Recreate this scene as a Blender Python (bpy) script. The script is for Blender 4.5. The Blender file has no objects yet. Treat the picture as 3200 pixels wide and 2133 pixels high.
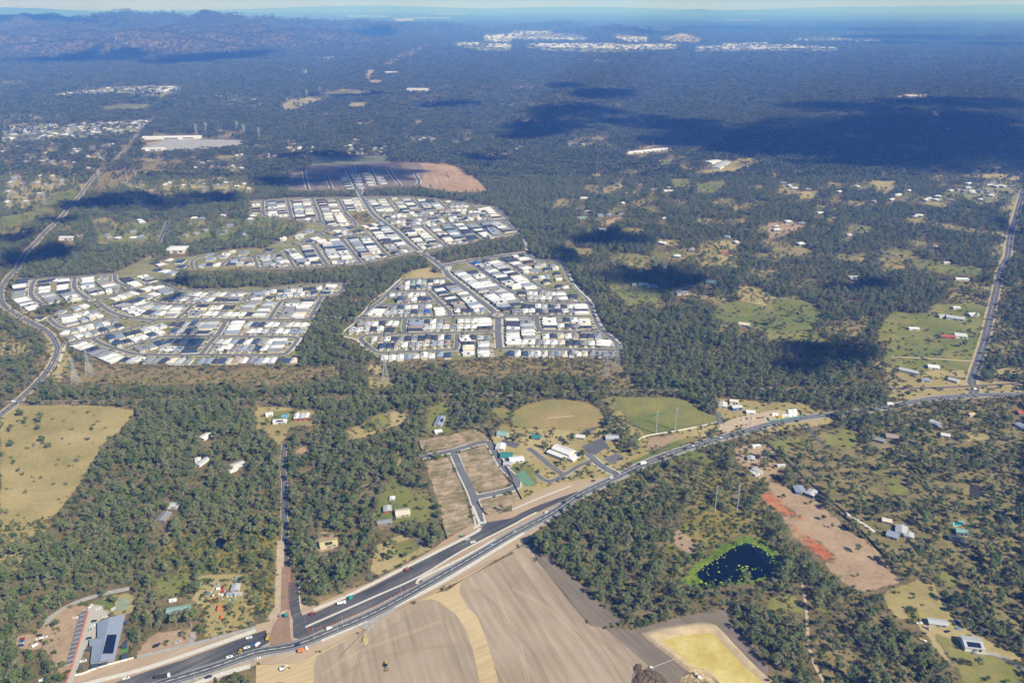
import bpy, math, random
import numpy as np
from mathutils import Vector, Matrix
from mathutils.geometry import tessellate_polygon

# ---------------------------------------------------------------- camera, sky, sun, exposure
scn = bpy.context.scene
CAM_H, FPX, HORIZON = 500.0, 2500.0, 12.0
PITCH = math.atan((1066.5 - HORIZON) / FPX)
cd = bpy.data.cameras.new('camera'); cam = bpy.data.objects.new('camera', cd)
scn.collection.objects.link(cam)
cam.location = (0, 0, CAM_H); cam.rotation_euler = (math.pi/2 - PITCH, 0, 0)
cd.sensor_width = 36; cd.lens = 36*FPX/3200; cd.clip_start = 1; cd.clip_end = 200000
scn.camera = cam
SUN_EL, SUN_AZ = math.radians(39), math.radians(141.5 - 180)      # azimuth measured from +X
SUN = Vector((math.cos(SUN_EL)*math.cos(SUN_AZ), math.cos(SUN_EL)*math.sin(SUN_AZ), math.sin(SUN_EL)))
w = bpy.data.worlds.new('World'); scn.world = w; w.use_nodes = True
nt = w.node_tree; bg = nt.nodes['Background']
sky = nt.nodes.new('ShaderNodeTexSky'); sky.sky_type = 'NISHITA'; sky.sun_disc = False
sky.sun_elevation = SUN_EL; sky.sun_rotation = math.atan2(SUN.x, SUN.y); sky.altitude = 300
sky.air_density = 1.0; sky.dust_density = 0.4; sky.ozone_density = 3.0
tint = nt.nodes.new('ShaderNodeMix'); tint.data_type = 'RGBA'; tint.blend_type = 'MULTIPLY'; tint.inputs[0].default_value = 1.0; tint.inputs[7].default_value = (.60, .79, 1.0, 1)
nt.links.new(sky.outputs[0], tint.inputs[6]); nt.links.new(tint.outputs[2], bg.inputs[0]); bg.inputs[1].default_value = 0.068
sd = bpy.data.lights.new('sun', 'SUN'); sd.energy = 5.0; sd.angle = math.radians(0.53); sd.color = (1.0, 0.955, 0.87)
so = bpy.data.objects.new('sun', sd); scn.collection.objects.link(so)
so.rotation_euler = (-SUN).to_track_quat('-Z', 'Y').to_euler(); so.location = (300, -300, 900)
scn.view_settings.view_transform = 'Standard'; scn.view_settings.look = 'None'
scn.view_settings.exposure = 0.45; scn.view_settings.gamma = 1
scn.render.engine = 'CYCLES'
cy = scn.cycles
cy.max_bounces = 5; cy.diffuse_bounces = 3; cy.glossy_bounces = 2; cy.transmission_bounces = 2; cy.volume_bounces = 1
cy.transparent_max_bounces = 8; cy.caustics_reflective = False; cy.caustics_refractive = False
cy.use_denoising = True; cy.use_adaptive_sampling = True; cy.adaptive_threshold = 0.02
try:
    cy.denoiser = 'OPENIMAGEDENOISE'; cy.denoising_input_passes = 'RGB_ALBEDO_NORMAL'
except Exception: pass

R = random.Random(11); NR = np.random.default_rng(5)

# ---------------------------------------------------------------- photo pixel -> place on the ground
WIN = {0: (0, 0, 0.735)}
for i in range(16):
    WIN[i+1] = (800*(i % 4), [0, 533, 1066, 1600][i//4], 2.93625 if 8 <= i < 12 else 2.94125)
for k, v in enumerate([(0,840),(350,880),(700,880),(1060,860),(1330,780),(1560,860),(780,600),(1100,600),(1300,600),(480,700),(0,1860),(800,1800)]):
    WIN[21+k] = (v[0], v[1], 5.8725)
def px(t, x, y):
    o = WIN[t]; return (o[0] + x/o[2], o[1] + y/o[2])
def S(s):
    """'9 0,680 150,560; 21 30,40' -> list of photo pixels"""
    out = []
    for seg in s.split(';'):
        tk = seg.split()
        if not tk: continue
        t = int(tk[0])
        for q in tk[1:]:
            a, b = q.split(','); out.append(px(t, float(a), float(b)))
    return out
CP, SP = math.cos(PITCH), math.sin(PITCH)
def G(p, z=0.0):
    u, v = (p[0]-1600)/FPX, (1066.5-p[1])/FPX
    dz = -SP + v*CP
    t = (z-CAM_H)/min(dz, -0.004)
    return (u*t, (CP + v*SP)*t)
def GS(s, z=0.0): return [G(p, z) for p in S(s)]
def to_px(x, y, z=0.0):
    f = y*CP - (z-CAM_H)*SP; up = y*SP + (z-CAM_H)*CP
    return (1600 + FPX*x/f, 1066.5 - FPX*up/f)

# ---------------------------------------------------------------- scene helpers
COL = scn.collection
def tag(o, label=None, cat=None, group=None, kind=None):
    if label: o['label'] = label
    if cat: o['category'] = cat
    if group: o['group'] = group
    if kind: o['kind'] = kind
    return o
def me_of(name, verts, faces, mats, midx=None, smooth=False):
    m = bpy.data.meshes.new(name); m.from_pydata([tuple(v) for v in verts], [], [tuple(f) for f in faces])
    for a in (mats if isinstance(mats, (list, tuple)) else [mats]): m.materials.append(a)
    if midx is not None: m.polygons.foreach_set('material_index', midx)
    if smooth: m.polygons.foreach_set('use_smooth', [True]*len(faces))
    m.update(); return m
def obj(name, me, parent=None, loc=(0,0,0), rz=0.0, scale=None, link=True):
    o = bpy.data.objects.new(name, me)
    o.location = loc; o.rotation_euler = (0, 0, rz)
    if scale: o.scale = scale
    if parent: o.parent = parent
    if link: COL.objects.link(o)
    return o
def empty(name, loc, rz=0.0):
    o = bpy.data.objects.new(name, None); o.empty_display_size = 2
    o.location = loc; o.rotation_euler = (0,0,rz); COL.objects.link(o); return o
class MB:
    def __init__(s): s.v=[]; s.f=[]; s.m=[]
    def add(s, vs, fs, m=0):
        b=len(s.v); s.v += [tuple(v) for v in vs]; s.f += [tuple(i+b for i in f) for f in fs]; s.m += [m]*len(fs); return s
    def box(s, x0,x1,y0,y1,z0,z1, m=0, bottom=False):
        vs=[(x0,y0,z0),(x1,y0,z0),(x1,y1,z0),(x0,y1,z0),(x0,y0,z1),(x1,y0,z1),(x1,y1,z1),(x0,y1,z1)]
        fs=[(4,5,6,7),(0,1,5,4),(1,2,6,5),(2,3,7,6),(3,0,4,7)]
        if bottom: fs.append((3,2,1,0))
        return s.add(vs,fs,m)
    def bar(s, a, b, r, m=0, r2=None, n=4):
        a=Vector(a); b=Vector(b); d=(b-a).normalized(); r2=r if r2 is None else r2
        q=d.orthogonal().normalized(); p=d.cross(q)
        vs=[]
        for c,rr in ((a,r),(b,r2)):
            for k in range(n):
                t=2*math.pi*(k+.5)/n; vs.append(c+q*(math.cos(t)*rr)+p*(math.sin(t)*rr))
        fs=[(k,(k+1)%n,n+(k+1)%n,n+k) for k in range(n)]+[tuple(range(n-1,-1,-1)),tuple(range(n,2*n))]
        return s.add(vs,fs,m)
    def mesh(s, name, mats, smooth=False): return me_of(name, s.v, s.f, mats, s.m, smooth)

# ---------------------------------------------------------------- procedural materials
MATS = {}
def mat_new(name):
    m = bpy.data.materials.new(name); m.use_nodes = True
    n = m.node_tree; b = n.nodes['Principled BSDF']; MATS[name]=m
    b.inputs['Specular IOR Level'].default_value = 0.25
    return m, n, b
def N(n, t, **kw):
    x = n.nodes.new(t)
    for k, v in kw.items():
        if k.startswith('i_'):
            key = k[2:]; x.inputs[int(key) if key.isdigit() else key.replace('_',' ')].default_value = v
        else: setattr(x, k, v)
    return x
def L(n, a, b): n.links.new(a, b)
def c4(c): return (c[0], c[1], c[2], 1)
def noise(n, vec, scale, detail=4, rough=.6):
    x = N(n,'ShaderNodeTexNoise', i_Scale=scale, i_Detail=detail, i_Roughness=rough); L(n, vec, x.inputs['Vector']); return x.outputs['Fac']
def ramp(n, fac, stops, interp='LINEAR'):
    x = N(n,'ShaderNodeValToRGB'); L(n, fac, x.inputs[0]); e = x.color_ramp.elements; x.color_ramp.interpolation = interp
    while len(e) < len(stops): e.new(0.5)
    for q,(p,c) in zip(e, stops): q.position=p; q.color=c4(c) if len(c)==3 else c
    return x.outputs[0]
def mix(n, fac, a, b, mode='MIX'):
    x = N(n,'ShaderNodeMix', data_type='RGBA', blend_type=mode)
    for k,v in ((0,fac),(6,a),(7,b)):
        if isinstance(v,(int,float)): x.inputs[k].default_value=v
        elif isinstance(v,tuple): x.inputs[k].default_value=c4(v)
        else: L(n, v, x.inputs[k])
    return x.outputs[2]
def math2(n, op, a, b=0.0, clamp=False):
    x = N(n,'ShaderNodeMath', operation=op); x.use_clamp=clamp
    for k,v in ((0,a),(1,b)):
        if isinstance(v,(int,float)): x.inputs[k].default_value=v
        else: L(n, v, x.inputs[k])
    return x.outputs[0]
def pos(n): return N(n,'ShaderNodeNewGeometry').outputs['Position']
def plain(name, c, rough=.6, var=.18, scale=.6, spec=.25, metal=0):
    """base colour broken up by two noises in world space"""
    m,n,b = mat_new(name); b.inputs['Roughness'].default_value=rough; b.inputs['Specular IOR Level'].default_value=spec; b.inputs['Metallic'].default_value=metal
    p = pos(n); f = noise(n,p,scale,5,.65)
    lo = tuple(k*(1-var) for k in c); hi = tuple(min(1,k*(1+var)) for k in c)
    L(n, ramp(n,f,[(.3,lo),(.7,hi)]), b.inputs['Base Color']); return m
def streaky(name, stops, rot, scale=(.02,.6), big=.012, rough=.9, fine=.8, bump=0):
    """worked soil: long parallel streaks plus broad patches"""
    m,n,b = mat_new(name); b.inputs['Roughness'].default_value=rough; b.inputs['Specular IOR Level'].default_value=.1
    p = pos(n); mp = N(n,'ShaderNodeMapping', vector_type='TEXTURE'); L(n,p,mp.inputs[0]); mp.inputs['Rotation'].default_value=(0,0,rot); mp.inputs['Scale'].default_value=(1/scale[0],1/scale[1],1)
    f1 = noise(n, mp.outputs[0], 1.0, 4, .6); f2 = noise(n,p,big,3,.5); f3 = noise(n,p,fine,3,.7)
    s = math2(n,'ADD', math2(n,'MULTIPLY',f1,.5), math2(n,'MULTIPLY',f2,.38)); s = math2(n,'ADD', s, math2(n,'MULTIPLY',f3,.12))
    L(n, ramp(n,s,stops), b.inputs['Base Color']); return m

# ---------------------------------------------------------------- land cover: outlines read off the photograph, first to last
# (outline, tree density, shrub density, ground cover)
ZONES = [
 # --- far country
 ("1 0,1150 340,1130 600,1140 1380,1100 1440,1070 1300,1200 1000,1260 0,1310", .12,0,'estate'),
 ("1 0,1060 300,1050 720,1060 700,1090 340,1120 0,1130", .35,0,'dry'),
 ("1 480,870 1030,800 1650,790 1690,850 1500,900 1000,860 500,890", .1,0,'estate'),
 ("1 920,990 1130,960 1440,960 1330,1000 960,1010", .0,0,'green'),
 ("1 0,755 200,750 280,790 0,790", .1,0,'green'),
 ("1 1850,880 2353,870; 2 120,900 100,960; 1 2353,1000 1850,980", .45,0,'estate'),
 ("2 220,970 330,920 520,890 800,820 1080,850 900,880 720,900 500,950 340,1010 240,1010", .03,0,'dry'),
 ("2 520,890 800,830 1080,855 890,885 720,905", .0,0,'green'),
 ("2 820,950 1040,940 1000,985 880,985", .0,0,'dry'), ("2 1040,740 1170,740 1150,770 1050,775", 0,0,'dry'), ("2 1010,660 1100,650 1040,740 1010,720", 0,0,'dry'),
 ("2 1180,600 1370,490 1640,400 1660,420 1400,530 1230,620", .25,0,'scrub'),
 ("1 1300,1360 1450,1290 1500,1275 2270,1290 2200,1340 1900,1365 1500,1385 1300,1395", 0,0,'gravel'),
 ("1 1330,1320 1480,1285 1490,1300 1340,1340", 0,0,'dirt'), ("1 2000,1230 2120,1210 2270,1180 2180,1260 2020,1260", .1,.2,'scrub'),
 ("1 1130,1568 1460,1495 1690,1470 1820,1440 1690,1490 1480,1568; 5 1300,0 1220,70 1050,150 850,215 900,120 960,20", .05,.3,'scrub'),
 ("2 2030,1440 2353,1400 2353,1420 2060,1460", .0,0,'green'), ("3 0,800 50,800 20,815 0,815; 3 150,805 230,805 200,820", .0,0,'dry'),
 ("4 1170,885 1290,868 1440,865 1510,905 1300,905 1190,905", .05,0,'pale'),
 ("3 1080,1365 1330,1330 1780,1340 1700,1375 1390,1360", 0,0,'dirt'), ("3 1780,1320 1880,1300 1860,1340 1770,1350", 0,0,'green'),
 ("3 1380,1480 1450,1450 1500,1500 1430,1520", 0,0,'green'), ("3 1900,1520 2150,1450 2353,1470; 7 2060,0 1900,20 1830,10", .1,0,'dry'),
 ("3 480,1320 830,1300 1000,1330 850,1345 520,1350", .2,0,'green'),

 ("2 1830,395 2090,390 2090,330 2353,320; 3 0,300 400,300 400,350 700,370 700,392 0,380; 2 2353,490 2100,488 1820,455", .12,0,'estate'),
 ("3 130,420 480,410 900,408 1500,410 1540,440 1500,478 900,498 360,492 120,465", .12,0,'estate'),("3 930,365 1250,370 1250,402 1050,400", .1,0,'estate'),("3 1140,325 1340,335 1800,375 1700,400 1390,395 1340,360 1140,352", .1,0,'dry'),
 ("3 1680,430 1890,425 1890,405 2353,400; 4 0,420 260,420 660,450 650,492 0,490; 3 2353,492 1680,490", .15,0,'estate'),("4 190,375 450,350 730,365 1080,390 1060,435 780,435 760,400 230,405", .3,0,'estate'),
 ("1 940,530 1170,445 1570,485 1610,565 1200,590 950,565", .8,0,'forest'),("1 740,620 950,575 950,645 750,655", .8,0,'forest'),("1 0,645 160,635 150,725 0,715", .8,0,'forest'),
 # --- construction stage of the estate, far end of the spine road
 ("2 455,1568 540,1440 1210,1430 1240,1500 1490,1490 1820,1520 1790,1568; 6 1900,20 2020,60 2140,180 1900,205 1700,180 1450,130 1250,140 980,170 300,180 320,20", 0,0,'dirt'),
 # --- left country by the two-lane road
 ("5 0,0 700,0 740,160 600,230 330,340 0,420", .55,.3,'dry'),
 ("5 500,220 720,170 700,250 560,320 440,370 300,370 330,330", .03,0,'green'), ("5 0,430 330,370 350,440 200,480 100,540 0,540", .03,0,'green'),
 ("5 920,540 1100,480 1480,470 1460,600 1400,650 1200,680 920,640", .25,.2,'green'), ("5 1100,100 2353,60 2353,200 1900,200 1500,180 1200,190", .45,.3,'dry'),
 ("5 700,590 830,580 780,620 700,620", 0,0,'dirt'),
 ("5 1500,470 2353,440 2353,640; 6 100,640 0,680; 5 2000,690 1800,640 1550,640", .5,.4,'green'),
 ("6 0,380 170,440 420,500 400,560 130,640 0,680", .35,.3,'green'),
 # --- the three estates
 ("21 190,500 290,170 600,180 1400,130 2110,80; 30 0,560 40,720 170,660 480,600 650,600 820,570 1420,470 1930,450 2349,460; 30 2349,760 1400,840 690,860 500,800 400,870 440,960 150,1060 420,1190 1200,1190 1900,1150; 23 900,110 1500,50 2150,20 2210,60 2120,220 1790,290 1650,660 1570,770 1400,1080 1320,1290 1390,1360 1380,1500 0,1520; 22 1400,1530 140,1470; 9 900,180 640,50; 21 1280,1380 1150,1330 1030,1090 800,960 600,860 330,700 210,570", 0,.05,'estate'),
 ("27 0,160 240,140 700,100 1600,90 2050,90; 28 240,80 1000,70 1500,110 2100,190; 29 1100,230 1450,250 1620,400 1680,500 1780,620 1900,720 1830,780 1450,830 1100,900 550,1010 250,1090 100,1130; 28 1180,1130 680,1220 190,1330; 27 1450,1380 820,1410 0,1420 0,1180 190,1140 420,960 700,850 980,700 1070,600 770,500 280,470 0,480", 0,.05,'estate'),
 ("24 60,1060 310,840 380,770 730,420 900,280 1120,80; 26 -800,-40; 25 300,300 700,230 1350,130 1700,70 1830,60 2150,210; 7 430,840 490,920 600,1080 720,1200 790,1330 850,1470 960,1568; 26 2260,1330 2200,1500 100,1500; 24 2100,1560 760,1560 620,1450 400,1260 100,1130", 0,.05,'estate'),
 ("21 600,720 760,640 1000,570 1300,560 1330,660 1220,720 960,850 660,830", .75,.5,'forest'),
 ("28 20,380 300,360 350,450 480,520 120,580 30,500", .3,.6,'scrub'),
 ("24 1150,20 1550,-60 1900,-30 1980,30 1500,60 1200,60", 0,.1,'dry'), ("6 1290,985 1450,920 1620,880 1600,940 1500,990", 0,.1,'dry'),
 ("23 1500,90 900,120 560,160 700,130 900,80 1500,20", 0,.1,'green'), ("30 130,1080 340,1050 680,1160 640,1200 420,1190", .1,.3,'dry'),
 # --- left foreground
 ("21 0,1120 200,1180 400,1350 480,1568 0,1568", .12,.6,'scrub'), ("9 0,0 300,0 330,60 200,110 0,130", .15,.5,'dry'),
 ("21 800,1240 900,1290 970,1400 1000,1568 840,1568 880,1450", .0,.2,'dry'),
 ("9 600,50 650,180 880,200 1200,270 1650,230 1850,270 2349,240 2349,370 1500,400 800,380 470,350 520,250", .02,.30,'scrub'),
 ("9 540,60 660,90 640,200 560,380 470,350 480,310 520,250", .02,.2,'dry'), ("9 330,180 420,130 470,170 400,260 310,290", .02,.2,'scrub'),
 ("10 0,250 500,240 780,220 780,300 400,385 0,400", .05,.4,'scrub'), ("10 1030,210 1160,230 1230,380 1300,400 1100,420 1030,440", .04,.3,'dry'),
 ("10 1850,200 2349,160; 11 700,170 1030,190 1080,330 1180,420 900,430 860,330 500,300 0,310; 10 1850,310", .05,.5,'scrub'),
 ("10 1170,170 1900,190 1850,240 1250,250", .25,.5,'scrub'),
 ("9 0,640 120,580 300,590 700,580 1050,600 1240,640 1180,720 1080,830 950,930 880,1060 800,1180 740,1300 640,1420 560,1568; 13 400,60 300,80 0,90", .005,.02,'dry'),
 ("13 0,90 350,70 460,110 400,200 330,330 160,560 0,620", .3,.9,'dry'),
 # --- acreage blocks in the middle
 ("10 0,600 200,600 560,640 560,760 300,790 260,900 200,950 100,830 0,800", .06,.1,'dry'), ("10 130,640 350,640 340,700 300,760 130,760", 0,.05,'green'),
 ("10 830,830 960,760 1130,660 1300,640 1400,680 1330,760 1200,800 1000,880 850,900", .1,.2,'dry'), ("10 960,770 1130,660 1240,690 1220,780 1000,840", .05,.1,'green'),
 ("10 1590,600 1700,550 1790,600 1760,700 1800,830 1500,860 1560,760", .05,.2,'green'), ("10 340,1010 430,960 500,990 400,1040", 0,.1,'dirt'),
 ("10 1290,1020 1380,1040 1360,1180 1300,1150", .05,.2,'dry'), ("10 940,1320 1080,1290 1110,1340 1000,1360", .0,.2,'dirt'),
 ("10 1100,1568 1130,1480 1200,1330 1260,1210 1330,1290 1440,1400 1590,1400 1640,1520 1660,1568; 14 1700,0 1600,60 1500,90 1250,110 1030,70", .1,.15,'green'),
 ("14 1110,300 1350,200 1500,280 1620,330 1500,390 1300,490 1130,570 1050,560", .08,.1,'dry'), ("14 1250,290 1400,260 1500,320 1330,430", .0,.1,'green'),
 ("14 500,230 600,170 760,200 760,330 600,360", .1,.2,'dirt'),
 ("10 2130,600 2349,620 2349,900 2200,830; 11 0,650 120,590 300,540 480,530 680,560 800,620 840,700 820,770 640,820 420,820 200,810 60,800 0,800", .0,0,'oval'),
 ("11 850,520 1000,510 1500,520 1600,540 1760,640 1890,700 1880,740 1230,870 1160,800 1050,700 900,620", 0,0,'green'),
 ("11 0,780 600,820 830,800 1000,850 1230,880 1700,780 1900,760 1950,800 1500,980 1200,1100 950,1180 880,1230 600,1350 300,1450 0,1568; 10 2349,1300 2150,880 2200,800 2349,880", .16,.2,'dry'),
 ("11 1400,980 1500,910 1700,870 1560,960 1100,1130 950,1180 1100,1090", 0,0,'green'), ("11 0,1120 100,1080 180,1140 240,1340 100,1300 0,1180", .05,.1,'green'),
 ("11 830,800 960,620 1010,640 1060,760 1150,790 1240,880 1240,960 1100,1000 960,990 840,880", .7,.2,'dry'),
 ("11 1880,520 2349,560; 12 300,560 500,640 300,700; 11 2349,640 1960,720 1880,700", .12,.1,'dry'),
 ("11 1240,880 1550,850 1380,960 1260,1000", 0,0,'dirt'),
 ("12 0,640 300,570 380,640 640,700 560,760 0,860; 11 1980,780", .15,.1,'dry'),
 ("12 1100,380 1700,350 2349,380 2349,500 1500,540 1120,520", .04,.1,'dry'), ("12 2000,330 2100,260 2349,240 2349,290 2150,320", .02,.3,'dry'),
 # --- right of the highway, below
 ("11 1100,1230 1500,1000 1750,960 2349,1300 2349,1568 600,1568 900,1300", .7,.8,'wood'),
 ("11 1480,1010 1720,980 1860,1100 1860,1190 1700,1090 1500,1080", .1,.3,'green'), ("11 1700,1090 1900,1220 2050,1450 2150,1568 1600,1568 1750,1400", .15,.8,'yell'),
 ("15 1600,0 2353,0 2353,300 2100,200 1900,290 1680,440 1500,600 1400,560 1450,420 1400,300 1550,150", .18,.7,'yell'),
 ("15 1480,150 1560,170 1720,300 1660,400 1560,350 1500,280", .02,.2,'dirt'),
 ("11 2040,970 2349,940; 12 60,1020 100,1180 0,1290; 11 2349,1300 2250,1250 2060,1080", .2,.3,'dirt'),
 ("12 0,1290 100,1300 250,1400 480,1480 560,1568; 16 700,140 1000,330 1150,560 1250,640 1080,690 850,730 690,640 480,470 220,230 100,20; 12 200,1568 0,1450", .015,.0,'dirt'),
 ("12 0,880 380,850 440,830 760,780 900,1000 1050,1180 1300,1300 1100,1450 700,1568 500,1400 300,1230", .33,.2,'wood'),
 ("12 440,840 740,790 870,880 800,1000 660,960 560,950", .03,.05,'green'), ("12 0,900 350,860 330,960 180,1000 60,1000", .05,.05,'green'),
 ("12 880,640 2349,560 2349,1568 1300,1568 1000,1100", .5,.3,'wood'), ("12 1000,1250 1200,1260 1300,1420 1150,1400", .03,.1,'green'),
 ("16 700,20 1000,0 2353,0 2353,1200 1900,800 1500,600 1250,620 1100,430 860,200", .4,.3,'wood'),
 ("12 1830,830 2050,850 2030,900 1800,930", .02,.1,'dry'), ("16 1570,540 1680,540 1760,640 1680,700 1580,640", .02,.1,'green'),
 ("16 1050,720 1300,650 1400,620 1520,640 1560,720 1640,860 1680,960 1900,1120 2100,1200 2353,1350 2353,1568 1830,1568 1700,1440 1500,1200 1380,1050 1200,960 1090,860", .01,.05,'dry'),
 ("16 1500,1100 1900,1250 2353,1400 2353,1568 1830,1568 1680,1330", .01,.08,'green'), ("16 1260,880 1330,870 1420,980 1390,1030 1300,1010", 0,1.,'yell'),
 ("16 0,780 230,760 320,860 340,1150 250,900 0,900", .1,.3,'green'), ("16 420,860 500,810 600,930 560,960", .05,.1,'green'),
 ("16 380,1230 600,1000 760,1250 900,1568 560,1568 430,1400", .25,.8,'scrub'),
 # --- bright lily margin and red fill
 ("15 1500,640 1660,540 1700,450 1840,360 1900,300 2080,230 2150,205 2250,230 2353,280; 16 60,330 100,400 110,480 60,560 0,610; 15 2220,640 2000,670 1800,700", 0,.12,'bright'),
 ("16 220,120 330,190 440,260 590,410 625,485 570,490 480,440 370,310 250,190", 0,0,'red'),
 ("12 0,1370 100,1450 250,1568; 16 280,20 330,60 200,30; 12 120,1568 0,1500; 11 2290,1470 2280,1410 2349,1390", 0,.05,'red'),
 # --- left bottom corner
 ("13 130,1240 150,1100 330,1130 420,960 620,880 800,830 830,880 700,1200 600,1568 560,1480 420,1250 260,1260", .06,.1,'dirt'),
 ("13 800,830 1060,760 1190,730 1250,800 1240,900 1150,940 930,920", .02,.1,'dry'),
 ("13 1250,1300 1420,1100 1700,1080 1830,1120 1800,1190 1270,1340", .05,.1,'dirt'),
 ("13 1420,620 1780,440 1850,520 1740,640 1640,780 1480,760", .05,.2,'green'), ("13 1800,560 2250,560 2353,650 2353,1020 1850,1180 1900,900 1760,800 1850,640", .06,.5,'dry'),
 ("13 1430,100 1450,0 1500,0 1480,110", 0,0,'dry'), ("13 1850,130 2353,100 2353,560 1800,560 1500,520 1500,300", .35,1.,'yell'),
 ("14 0,20 200,0 210,800 130,960 0,1000", .25,1.,'yell'), ("14 500,790 840,700 1050,560 1080,600 830,740 520,870", .1,.4,'scrub'),
 # --- paddocks and clearings to the right
 ("0 1640,730 1650,700 1700,690 1800,710 1870,760 1885,785 1790,772 1700,745", .02,.03,'green'), ("0 1690,655 1740,660 1800,690 1790,708 1700,690", .15,.1,'dry'),
 ("0 1405,640 1460,640 1530,662 1520,690 1450,702 1400,662", .04,.05,'green'),
 ("7 1460,80 1640,75 1650,110 1500,150", .02,0,'green'), ("7 1700,130 1900,100 2010,90 1860,200 1710,190", .02,0,'green'), ("7 820,200 860,160 1040,90 1000,150 900,190", .1,.1,'dry'), ("7 660,50 800,10 810,50", .1,0,'dry'),
 ("7 790,490 940,430 1030,430 900,500 840,510", .08,.1,'dirt'), ("7 680,460 750,500 700,570 700,500", .1,.1,'green'), ("7 1320,630 1540,640 1560,690 1400,690", .12,.1,'dry'),
 ("7 1730,650 2050,640 2100,900 1900,900 1650,860 1720,760", .35,.2,'dry'),
 ("8 950,90 1180,100 1160,170 1000,180", .03,0,'dry'), ("8 1200,200 1500,240 1800,200 1830,160 1900,240 1500,290 1330,270", .2,.1,'green'), ("8 1430,40 1700,50 2000,20 2353,50 2300,90 1900,60 1560,80", .15,.1,'dry'),
 ("8 1800,140 2100,90 2353,120 2300,260 1980,320 1800,290", .3,.1,'estate'),
 ("8 280,220 420,190 500,180 400,260 300,260", .1,.1,'dry'), ("8 0,480 250,460 320,510 200,570 0,640", .2,.1,'dirt'), ("8 1300,810 1450,820 1700,860 1990,900 1950,960 1650,950 1400,900", .1,.1,'green'),
 ("8 1520,1230 1900,1220 2030,1260 1990,1420 1950,1568 1000,1568 1050,1400 1150,1290 1350,1320 1500,1300", .02,.05,'green'), ("8 0,1180 300,1150 500,1300 420,1480 560,1568 0,1568", .08,.1,'green'),
 ("12 1130,0 1950,0 1900,180 1830,300 1300,260 1050,180", .03,.05,'green'), ("12 1380,280 1800,260 1830,330 1500,330", .1,.1,'dry'),
 ("8 2100,900 2150,780 2180,620 2240,300 2290,300 2230,620 2200,800 2160,900 2110,1100 2040,1350 2000,1568 1950,1568 1990,1350", .02,.1,'dry'), ("8 2270,1010 2353,980 2353,1090 2310,1080", 0,0,'green'),
]
TYPES = ['dry','green','dirt','scrub','bright','red','estate','gravel','yell','pale','oval','wood','forest']
ZP = [(np.array(GS(z[0])), z[1], z[2], z[3]) for z in ZONES]

def seg_dist(P, A, B):
    d = B-A; t = np.clip(((P-A)@d)/max(1e-9, d@d), 0, 1)
    return np.linalg.norm(P-(A+t[:,None]*d), axis=1)
def inside(P, poly):
    x, y = P[:,0], P[:,1]; c = np.zeros(len(P), bool); n = len(poly)
    for i in range(n):
        x0,y0 = poly[i]; x1,y1 = poly[i-1]
        if y0 == y1: continue
        m = ((y0 > y) != (y1 > y)) & (x < (x1-x0)*(y-y0)/(y1-y0)+x0); c ^= m
    return c
def sdist(P, poly):
    d = np.full(len(P), 1e9)
    for i in range(len(poly)): d = np.minimum(d, seg_dist(P, poly[i-1], poly[i]))
    return np.where(inside(P, poly), d, -d)
def wob(P, s, k=0.0):
    """cheap smooth noise in metres, used to make outlines uneven"""
    x, y = P[:,0]/s, P[:,1]/s
    return (np.sin(x*1.7+1.3*np.sin(y*1.1+k))+np.sin(y*1.9+1.1*np.sin(x*.9-k))+.6*np.sin(2.7*x+3.1*y+k)+.5*np.sin(4.3*x-3.7*y))/3.1

ACRE = [np.array(GS(q)) for q in ("0 1480,330 1800,300 2352,330 2352,900 2200,900 1900,880 1700,850 1480,700 1300,560 1250,480","0 0,250 360,290 640,300 660,360 560,450 420,540 240,560 0,560","0 900,180 1500,190 1480,330 1200,340 760,300")]
def glade(P):
    g = wob(P,70,2.)+.8*wob(P,31,7.)+.4*wob(P,160,1.); m = np.zeros(len(P), bool)
    for a in ACRE: m |= inside(P, a)
    return m & (g > .50)
# ---------------------------------------------------------------- relief: flat plain near by, ranges on the left and along the horizon
def crest(pxl, d, sx, sy):
    v = (1066.5-pxl[1])/FPX; t = d/(CP+v*SP); z = CAM_H+(-SP+v*CP)*t
    return ((pxl[0]-1600)/FPX*t, d, max(z, 10), sx, sy)
HILLS = [crest(*a) for a in [((-250,40),12500,900,900),((0,52),11600,800,700),((90,58),12200,600,700),((170,64),12600,700,700),((300,55),13800,700,900),((380,50),14000,600,900),((470,48),14200,700,900),((540,58),14000,500,800),
  ((650,50),12600,420,800),((720,60),12800,500,700),((822,54),13600,260,500),((880,66),13900,700,700),((1000,74),14500,900,700),((1150,75),15000,900,700),((1320,78),16000,900,700),
  ((120,92),10300,600,300),((380,100),10000,800,280),((560,84),10800,500,320),((760,86),10900,700,320),((950,94),11000,700,320),((20,115),9300,700,260),((240,80),11200,600,320),((660,108),9800,500,220),((480,125),9200,700,220),((200,128),8900,600,220),((850,112),9900,600,240),((60,72),11300,500,300),((420,70),12300,500,350),((700,72),12000,400,300),
  ((50,27),40000,2600,3000),((300,42),42000,4000,3000),((560,40),40000,2500,3000),((640,37),40000,1800,3000),((900,40),46000,4000,3000),((1150,20),62000,7000,4000),((1800,24),60000,7000,4000),((2180,30),45000,900,2000),((2330,34),50000,5000,3000),((2700,22),62000,6000,4000),((3150,16),62000,9000,4000),((1745,72),17500,420,700),((1680,80),17500,700,700),((1960,92),13500,900,500)]]
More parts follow.
